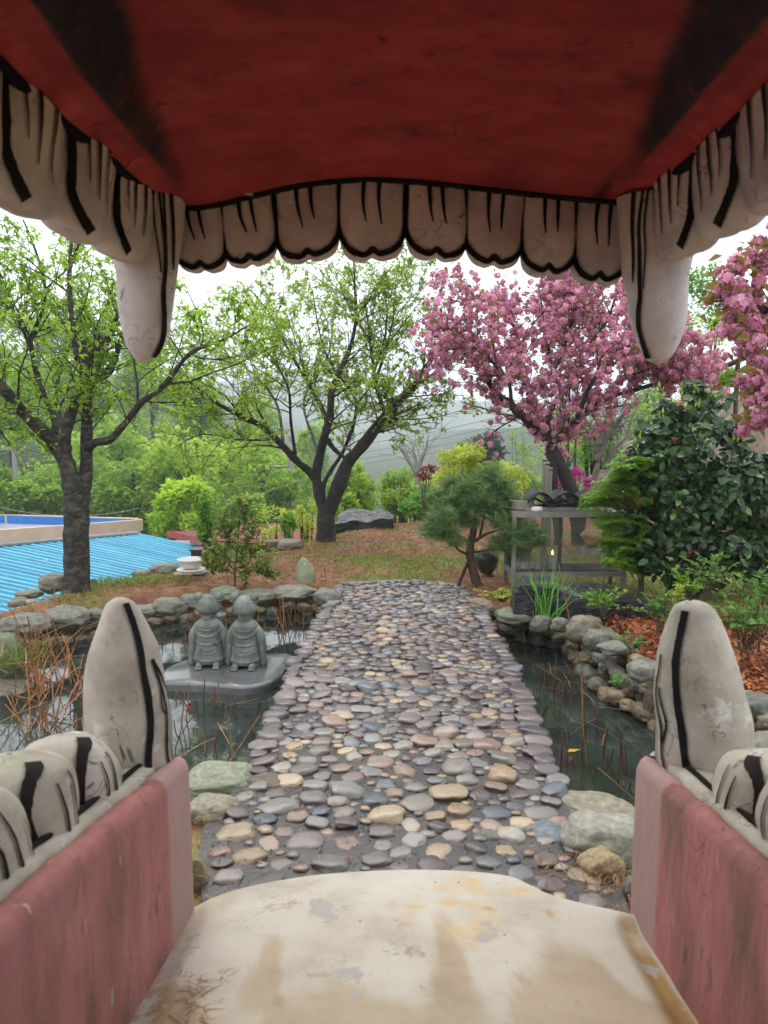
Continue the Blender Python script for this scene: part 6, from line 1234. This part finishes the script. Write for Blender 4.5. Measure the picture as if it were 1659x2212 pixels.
# ------------------------------------------------------------------ camellia: 300 leaves one by one, the rest as foliage
cb = at(1470, 1285, 6.5); t = thing('camellia', 'big glossy dark-leaved camellia bush with a few red blooms at the right', 'shrub', (cb.x, 6.6, H(cb.x, 6.6)))
P = []; Nn = []
parts_ = [(1505, 1010, 125, 150, .42), (1440, 1110, 90, 110, .32), (1570, 1120, 110, 120, .42), (1500, 900, 75, 65, .28), (1490, 1200, 110, 70, .35), (1620, 1180, 90, 80, .35), (1600, 1055, 90, 80, .35), (1410, 1165, 60, 60, .25), (1425, 985, 55, 70, .25), (1640, 1080, 80, 110, .35)]
for cx_, cy_, rx, ry, rd in parts_:
    c = at(cx_, cy_, 6.45); s_ = mpp(c); n_ = int(rx*ry/11)
    u = unit(n_); u[:, 1] = -np.abs(u[:, 1])*NR.choice([1, 1, 1, -1], n_); q = u*NR.uniform(.62, 1.08, (n_, 1))
    cc = unit(26)*NR.uniform(.75, 1.0, (26, 1)); kk = NR.integers(0, 26, n_); v_ = unit(n_); v_[:, 1] = -np.abs(v_[:, 1])*NR.choice([1, 1, -1], n_)
    q = cc[kk]*np.array([1, 1, 1])+v_*NR.uniform(.12, .40, 26)[kk][:, None]*NR.uniform(.6, 1.05, (n_, 1)); u = .5*u+.6*v_; u /= np.linalg.norm(u, axis=1)[:, None]
    P.append(np.array(c)+q*np.array([rx*s_, rd, ry*s_])); Nn.append(u)
P = np.concatenate(P); Nn = np.concatenate(Nn); Nn = Nn*.55+np.array([0, -.25, .5]); Nn /= np.linalg.norm(Nn, axis=1)[:, None]
od = np.argsort(P[:, 1]+NR.normal(0, .05, len(P)))
CL = []
for k in range(6):
    u = np.linspace(0, 1, 6); w_ = .30*np.sin(PI*u**.85)**.8; w_[0] = .02; w_[-1] = .0; G = [[(u_, s_*w__, .10*abs(s_)*w__*3-.16*u_*u_*(1+.5*k/6)+.02*math.sin(k+u_*5)) for s_ in (-1, 0, 1)] for u_, w__ in zip(u, w_)]
    mb = MB(); mb.grid(np.array(G)); CL.append(mesh_of('leaf', np.concatenate(mb.V), [np.concatenate(mb.F4)], L['camellia'], tint=np.full(10, [.3, .45, .55, .65, .8, .98][k])))
def orient(nv):
    z_ = Vector(nv); x_ = Vector((R.gauss(0, 1), R.gauss(0, 1), R.gauss(0, .6)-.35)); x_ = (x_-z_*x_.dot(z_)).normalized(); y_ = z_.cross(x_); return Matrix((x_, y_, z_)).transposed().to_euler()
for i_ in od[:300]:
    s_ = R.uniform(.065, .105); nv = (Vector(Nn[i_])+Vector((R.gauss(0, .3), R.gauss(0, .3), R.gauss(0, .3)))).normalized(); put('leaf', CL[min(5, int(R.random()**1.3*6))], t, tuple(Vector(P[i_])-Vector(t.location)), orient(nv), (s_, s_, s_))
VV = []; FF = []; TT = []; off = 0
for i_ in od[300:]:
    s_ = R.uniform(.065, .105); nv = (Vector(Nn[i_])+Vector((R.gauss(0, .35), R.gauss(0, .35), R.gauss(0, .35)))).normalized(); M_ = np.array(orient(nv).to_matrix()); me = CL[0]
    base_v = np.array([tuple(v.co) for v in CL[R.randrange(6)].vertices]); VV.append(base_v*s_ @ M_.T+P[i_]-np.array(t.location)); FF.append(np.array([tuple(p_.vertices) for p_ in me.polygons])+off); off += len(base_v); TT.append(np.full(10, R.random()*.9))
o_ = put('foliage', mesh_of('foliage', np.concatenate(VV), [np.concatenate(FF)], L['camellia'], tint=np.concatenate(TT)), t); o_['kind'] = 'stuff'
# young yellow-green shoots at the top
q = np.concatenate([np.array([tuple(at(R.gauss(x, 5), R.gauss(y, 9), 6.2+R.gauss(0, .05)))]) for x, y in [(1425, 862), (1430, 850), (1470, 845), (1500, 852), (1535, 850), (1465, 870), (1545, 865), (1395, 900), (1590, 950), (1380, 960), (1570, 1035), (1430, 905), (1510, 880)] for _ in range(6)])
leaf_part('young_shoots', q, .042, L['lime'], t, dirs=np.tile([0, 0, 1.2], (len(q), 1)), wide=.2)['kind'] = 'stuff'
mb = MB()
for pl in ([(1462, 1335), (1466, 1260), (1490, 1150), (1500, 1000)], [(1478, 1335), (1500, 1240), (1560, 1120)], [(1455, 1335), (1440, 1230), (1420, 1120)], [(1470, 1330), (1520, 1270), (1620, 1180)]): mb.tube(spline(pix(pl, 6.55), 14), np.linspace(.03, .01, 14), 8)
mb.build('stem', MAT['bark'], t)
for (px, py) in [(1378, 1082), (1463, 1105), (1550, 1092), (1491, 1195), (1457, 950)]:
    c = at(px, py, 6.05); V, F, tt = pompoms(np.array([tuple(c)]), np.array([.028]), 16, np.array([.4])); put('flower', mesh_of('flower', V-np.array(t.location), [F], L['maple'], tint=tt, smooth=False), t)
# ------------------------------------------------------------------ yew: flat feathery sprays
t0_ = at(1395, 1240, 6.45); t = thing('yew', 'bright green feathery yew leaning over the right of the candle cabinet', 'shrub', (t0_.x, 6.5, H(t0_.x, 6.5)))
mb = MB(); NP, ND, NT = [], [], []
for k in range(90):
    py = R.uniform(1000, 1225); root = at(R.uniform(1340, 1400), py+R.uniform(5, 35), 6.5+R.uniform(-.1, .2)); reach = R.uniform(.25, 1)
    lim = np.interp(py, [1000, 1040, 1080, 1125, 1165, 1200, 1225], [1325, 1290, 1245, 1290, 1300, 1290, 1330]); tip = at(lim+(1-reach)*60, py+R.uniform(-8, 8), 6.25+R.uniform(-.25, .25))
    if k % 5 == 0: tip = at(R.uniform(1350, 1420), py-R.uniform(5, 25), 6.2)
    P = spline([root, root.lerp(tip, .5)+Vector((0, 0, .04)), tip], 12); mb.tube(P, np.linspace(.007, .002, 12), 4); ct = R.random()
    for j in range(3, 12):
        for side in (-1, 1):
            d = Vector(P[min(j, 11)])-Vector(P[j-1]); d.normalize(); sd = Vector((-d.y, d.x, .9*math.sin(k*2.4))).normalized()*side; ln = .13*(1-j/14)*R.uniform(.6, 1.1)
            tw = [Vector(P[j])+(sd*.8+d*.7)*ln*q+Vector((0, 0, -.02*q*q+R.gauss(0, .004))) for q in np.linspace(0, 1, 8)]
            for q, p_ in enumerate(tw):
                for s2 in (-1, 1):
                    NP.append(tuple(p_)); dd = (d*.9-sd*.4)*s2+sd*.5; ND.append((dd.x, dd.y, dd.z+R.gauss(0, .15))); NT.append(.5*ct+.3*R.random()+.25*(q/8))
mb.tube(spline([Vector((t0_.x, 6.55, -.1)), at(1385, 1180, 6.55), at(1365, 1080, 6.5), at(1345, 1010, 6.45)], 14), np.linspace(.03, .008, 14), 8); mb.build('stem', MAT['twig'], t)
leaf_part('needles', np.array(NP), .042, L['yew'], t, dirs=np.array(ND), wide=.13, fold=.02, up=.8, tint=np.array(NT))
# ------------------------------------------------------------------ little yellow-leaved shrub
bp = gz(507, 1268, 0); Y0 = bp.y; T = Tree()
for pl, r0 in [([(507, 1272), (507, 1240), (512, 1190), (516, 1140), (518, 1095), (520, 1070)], .014), ([(520, 1272), (533, 1258), (528, 1235), (545, 1200), (560, 1170)], .010), ([(508, 1235), (485, 1205), (462, 1180)], .008), ([(510, 1210), (535, 1170), (555, 1130)], .008), ([(512, 1195), (490, 1160), (478, 1120)], .007), ([(530, 1240), (560, 1230), (585, 1235)], .006), ([(507, 1240), (475, 1225), (447, 1215)], .006)]:
    P, r = T.limb(pix(pl, Y0), r0, .003, 14, 6, wob=.004); T.grow(P, r, 1, 15, .20, leaf=12, t0=.25, spread=1.0)
finish_tree(T, 'yellow_leaved_shrub', 'small open shrub with olive and yellowing leaves behind the pond wall', (bp.x, bp.y, 0), MAT['twig'], L['shrub'], .055, cat='shrub', crown='foliage', up=.5, droop=.4)
# ------------------------------------------------------------------ sedge, herbs, grass
def blades(cx_, cy_, z, n, h, spreadx, mat, name, label, lean=.35, wid=.006, Y=None, cat='plant'):
    b = gz(cx_, cy_, z) if Y is None else at(cx_, cy_, Y); mb = MB(); VV, tt = [], []
    for k in range(n):
        p0 = b+Vector((R.gauss(0, spreadx), R.gauss(0, spreadx), 0)); d = Vector((R.gauss(0, lean), R.gauss(0, lean), 1)).normalized(); L_ = h*R.uniform(.5, 1.1); sd = perp(d)*wid; pts = []
        for q in range(5):
            u = q/4; c = p0+d*L_*u+Vector((d.x, d.y, -.6*(abs(d.x)+abs(d.y))))*L_*.55*u*u; pts.append([tuple(c-sd*(1-u*.95)), tuple(c+sd*(1-u*.95))])
        mb.grid(np.array(pts), R.random())
    t = mb.build(name, mat, None, tint=True); return props(t, label, cat)
blades(1178, 1366, -.16, 150, .56, .04, L['sedge'], 'sedge_clump', 'tall bright green sedge clump at the far end of the right pond', .15, .011)
blades(1176, 1372, -.26, 70, .30, .09, L['sedge'], 'sedge_clump', 'short drooping skirt of sedge below the tall clump', .6)
blades(573, 1312, -.12, 26, .12, .02, L['grass'], 'grass_tuft', 'small yellow-green grass tuft among stones behind the right monk', .7, .004)
blades(20, 1440, -.15, 120, .30, .09, L['grass'], 'grass_tuft', 'blurred grass tuft growing on the mossy boulder at the left edge', .5, .004)
for k in range(20):
    u = k/19; px = 212+u*160; blades(px, 1262-u*12, -.02, 34, .10, .10, L['grass'], 'grass_tuft', 'short grass tuft in the green fringe right of the big left trunk', .7, .004).__setitem__('group', 'grass tufts right of the big left trunk')
def herb(px, py, z, n, rx, h, size, mat, label, name='herb', wide=.25):
    b = gz(px, py, z); t = thing(name, label, 'plant', tuple(b)); mb = MB(); P, D_ = [], []
    for k in range(n):
        e_ = b+Vector((R.gauss(0, rx), R.gauss(0, rx*.8), h*R.uniform(.4, 1.1))); pl = spline([b+Vector((R.gauss(0, rx*.2), R.gauss(0, rx*.2), 0)), b.lerp(e_, .5)+Vector((0, 0, h*.2)), e_], 9); mb.tube(pl, .0025, 4, cap=False)
        for j in range(3, 9):
            for s2 in (-1, 1, 0): P.append(tuple(pl[j])); d = Vector(pl[j])-Vector(pl[j-1]); d.normalize(); sd = Vector((-d.y, d.x, .1))*s2; D_.append(tuple(d*.6+sd))
    mb.build('stem', MAT['twig'], t); leaf_part('leaves', np.array(P), size, mat, t, dirs=np.array(D_), wide=wide)
herb(1302, 1335, .05, 22, .10, .22, .035, L['yew'], 'feathery green herb in front of the black slab rock')
herb(1425, 1365, .10, 16, .09, .26, .035, L['fern'], 'pale green ferny herb left of the right lower fang tip', 'fern_herb')
herb(1365, 1410, .06, 9, .06, .10, .03, L['fern'], 'low pale herb among the red leaves', 'fern_herb')
herb(1085, 1300, .0, 30, .07, .10, .03, L['yellowgreen'], 'yellow-green low shrublet at the corner of the path and black slab')
herb(1610, 1405, .15, 40, .18, .34, .045, L['fern'], 'leafy green weeds on the bank right of the right lower fang', 'weeds')
herb(1650, 1350, .25, 26, .16, .40, .045, L['fern'], 'tall green weeds at the right edge under the dark wall', 'weeds')
herb(1480, 1300, .2, 20, .12, .22, .035, L['yew'], 'trailing green sprigs at the foot of the camellia', 'sprigs')
herb(1530, 1290, .3, 20, .10, .30, .035, L['fern'], 'leafy creeper climbing under the camellia', 'creeper')
herb(1335, 1490, -.1, 8, .06, .08, .03, L['fern'], 'small herb growing out of the right bank cobbles')
herb(1455, 1330, .15, 8, .05, .22, .03, L['yellowgreen'], 'thin yellowish sprig leaning over the black slab end')
b = at(1452, 1294, 5.6); mb = MB(); mb.tube([(b.x+.03, 5.62, b.z-.30), (b.x+.02, 5.6, b.z-.1), tuple(b)], .003, 5); t = thing('dandelion_clock', 'round white dandelion seed head left of the right lower fang tip', 'flower', (b.x, 5.6, b.z-.3)); mb.build('stalk', MAT['twig'], t)
d = unit(160); leaf_part('seed_head', np.array(b)+d*.004, .034, leafmat('white_seed', [(0, (.5, .5, .48)), (1, (.75, .75, .73))], .4), t, dirs=d*3, wide=.12)
# ------------------------------------------------------------------ dead stalks in the ponds
STK = []
for k in range(9):
    mb = MB(); kink = [0, 0, .5, .9, 1.4, 0, .3, 1.9, .15][k]; h1 = [1, 1, .6, .7, .55, 1, .8, .6, .9][k]; pts = [(0, 0, -.1), (.01, 0, h1*.4), (0, .01, h1)]
    mb.tube(pts, [.0042, .0038, .003], 6)
    if kink: a = kink; mb.tube([(0, .01, h1), (math.sin(a)*.2, .01, h1+math.cos(a)*.2), (math.sin(a+.15)*.45, .02, h1+math.cos(a+.15)*.45)], [.0034, .003, .002], 6)
    STK.append(mesh_of('dead_stalk', np.concatenate(mb.V), [np.concatenate(mb.F3), np.concatenate(mb.F4)], MAT['reed']))
SG = 'dead reed stalks standing in the ponds'
def stalk(px, py, h, tilt, az, group, label, tone=1.0, z=WZ, k=None):
    b = gz(px, py, z); o_ = put("dead_stalk", STK[R.randrange(9) if k is None else k], None, tuple(b), (0, tilt, az), (1, 1, h)); o_.color = (tone, tone, tone, 1); props(o_, label, 'stalk', group)
LB = {'L': 'broken rust-brown dead stalk in the tangle at the left of the pond', 'M': 'thin dead stalk standing in the left pond near the statues', 'R': 'dark dead stalk standing in the right pond'}
for k in range(84): stalk(R.gauss(92, 48), R.uniform(1440, 1600) if k % 3 else R.uniform(1430, 1500), R.uniform(.18, .62), abs(R.gauss(0, .75)), R.uniform(0, 6.28), 'dead stalks of the left tangle', LB['L'], R.uniform(.8, 1.5))
for k in range(46): stalk(R.uniform(350, 560), R.choice([R.uniform(1490, 1660), R.uniform(1345, 1400)]), R.uniform(.07, .25), abs(R.gauss(0, .22)), R.uniform(0, 6.28), 'dead stalks near the statues', LB['M'], R.uniform(.4, 1.2), k=R.choice([0, 1, 5, 2, 8]))
for k in range(16): stalk(R.uniform(590, 690), R.uniform(1335, 1370), R.uniform(.08, .32), abs(R.gauss(0, .2)), R.uniform(0, 6.28), 'dead stalks near the statues', LB['M'], R.uniform(.7, 1.3), k=R.choice([0, 1, 5]))
for k in range(52):
    py = R.uniform(1400, 1720); u = (py-1400)/320; px = R.uniform(1110+u*110, min(1370, 1190+u*220)); stalk(px, py, R.uniform(.05, .26), abs(R.gauss(0, .2)), R.uniform(0, 6.28), 'dead stalks of the right pond', LB['R'], R.uniform(.12, .6), k=R.choice([0, 1, 5, 2, 8]))
for px, py, h, tl, az, lab in [(108, 1385, .50, .12, 0.3, 'tall single reddish stalk rising in front of the left rim boulders'), (292, 1330, .42, .50, 0, 'long slanting stalk leaning right above the left rim'), (1255, 1440, .85, .28, 3.5, 'long leaning brown stalk crossing the right pond bank'), (1268, 1650, .5, .10, 3.3, 'tall rust stalk standing in the near right pond'), (460, 1690, .40, .75, .6, 'fallen tan stalk lying over the near left water')]:
    stalk(px, py, h, tl, az, None, lab, 1.1, k=1)
# ------------------------------------------------------------------ fallen leaves, needles, grass blades (uncountable)
def scatter(n, region, dens=None):
    lo_, hi_ = region; U = np.stack([NR.uniform(lo_[0], hi_[0], n), NR.uniform(lo_[1], hi_[1], n)], 1); return U
U = scatter(60000, ((1.0, 2.4), (4.6, 6.3))); litd = sm(U[:, 0], 1.25, 1.5)*sm(U[:, 1], 6.2, 5.6); U = U[(NR.random(len(U)) < litd*.40) & (sdist(U, POND_R) > .10)]
o_ = leaf_part('fallen_leaves', np.column_stack([U, height(U)+.004+NR.uniform(0, .02, len(U))]), .042, L['litter'], None, up=.85, wide=.32, curl=.12); props(o_, 'rust-red fallen leaves covering the right bank', 'leaves', kind='stuff')
U = scatter(90000, ((-3.4, 5.9), (2.6, 12.5))); U = U[(sdist(U, PLATEAU) < -.02) & (sdist(U, POND_L) > .06) & (sdist(U, POND_R) > .12) & (sdist(U, PATH) > .02)]; U = U[NR.random(len(U)) < .42]
o_ = leaf_part('dry_needles', np.column_stack([U, height(U)+.004]), .075, L['needle'], None, up=.9, wide=.045, fold=.03); props(o_, 'red-brown dry needles strewn over the lawn', 'needles', kind='stuff')
U = scatter(170000, ((-3.2, 5.9), (3.4, 13.0))); 
gm = sm(vnoise(U, 1.6, 8)*.5+vnoise(U, 5, 9)*.3+.25*sm(U[:, 1], 10.2, 7.6)*sm(U[:, 0], -1.5, .6)+.2*sm(U[:, 0], .6, 2.2)*sm(U[:, 1], 12, 9)+.25*sm(sdist(U, PLATEAU), -.5, 0), .50, .80); U = U[(NR.random(len(U)) < gm*.55) & (sdist(U, PLATEAU) < .3) & (sdist(U, POND_L) > .05) & (sdist(U, POND_R) > .12) & (sdist(U, PATH) > .01)]
o_ = leaf_part('lawn_grass', np.column_stack([U, height(U)-.003]), .038, L['grass'], None, dirs=np.tile([0, 0, 1.6], (len(U), 1))+NR.normal(0, .8, (len(U), 3)), wide=.09, fold=.02); props(o_, 'thin short grass growing through the brown lawn', 'grass', kind='stuff')
q = G2([(430, 1760), (425, 1850), (420, 1940), (1300, 1880), (1350, 1930), (1330, 1960), (1250, 1900), (1180, 1880)], 0); U = np.concatenate([c+NR.normal(0, .05, (38, 2)) for c in q]); U = U[U[:, 1] > 2.08]
o_ = leaf_part('needle_drift', np.column_stack([U, np.full(len(U), .008)+NR.uniform(0, .012, len(U))]), .045, L['needle'], None, up=.9, wide=.05, tint=.1+.6*NR.random(len(U))); props(o_, 'drift of rusty needles between the near stones and the jaw walls', 'needles', kind='stuff')
U = scatter(420, ((-1.3, 2.2), (1.4, 6.5))); U = U[(sdist(U, PATH) < -.02)]; o_ = leaf_part('path_debris', np.column_stack([U, np.full(len(U), .012)]), .03, L['litter'], None, up=.95, wide=.12); props(o_, 'scattered bits of leaf and needle on the cobbles', 'debris', kind='stuff')
U = np.array([(-.46+R.gauss(0, .03), R.uniform(1.25, 1.62)) for _ in range(160)]); o_ = leaf_part('straw_wisps', np.column_stack([U, np.array([jfloor(y)+.012+R.uniform(0, .02) for _, y in U])]), .055, L['needle'], None, up=.6, wide=.025, dirs=np.tile([.5, -.3, .35], (len(U), 1)), tint=.55+.4*NR.random(len(U))); props(o_, 'wisps of dry straw in the corner of the tongue and left jaw wall', 'straw', kind='stuff')
for px, py, lab in [(132, 1551, 'yellow leaf floating left of the left lower fang'), (381, 1486, 'yellow leaf floating just below the statue slab'), (1222, 1626, 'yellow leaf floating in the right pond')]:
    b = gz(px, py, WZ+.004); V, F, tt = leaves(np.array([tuple(b)]), .08, up=.98, wide=.22, fold=.02, dirs=np.array([[40., 14., 0.]]), norms=np.array([[0., 0., 60.]])); o_ = put('floating_leaf', mesh_of('floating_leaf', V, [F], leafmat('yellow_leaf', [(0, (.62, .36, .02)), (1, (.66, .40, .03))], .2), tint=[.5])); o_.location.z = .006; props(o_, lab, 'leaf')
for px, py, lab in [(411, 1527, 'left pinkish dead pod by the statue slab'), (1165, 1404, 'red star-shaped leaf floating at the far right pond'), (1294, 1462, 'small red leaf at the right bank waterline')]:
    b = gz(px, py, WZ+.01); V, F, tt = leaves(np.tile([tuple(b)], (6, 1)), .04, up=.8, wide=.3); props(put('red_leaf', mesh_of('red_leaf', V, [F], L['maple'], tint=tt)), lab, 'leaf')
# ------------------------------------------------------------------ mist
m = bpy.data.materials.new('mist'); m.use_nodes = True; n = m.node_tree; n.nodes.clear(); o = n.nodes.new('ShaderNodeOutputMaterial'); pv = n.nodes.new('ShaderNodeVolumePrincipled')
pv.inputs['Color'].default_value = (.86, .93, 1, 1); pv.inputs['Density'].default_value =  .0016; pv.inputs['Anisotropy'].default_value = .35; n.links.new(pv.outputs[0], o.inputs['Volume'])
mb = MB(); mb.box((0, 520, 27), (1600, 1160, 76)); h_ = mb.build('haze', m, None, smooth=False); props(h_, 'pale morning mist over garden, hillside and mountain', 'mist', kind='stuff')
bpy.context.scene.cycles.volume_bounces = 3
print('objects', len(bpy.data.objects), 'tris', sum(len(me.polygons)*2 for me in bpy.data.meshes))
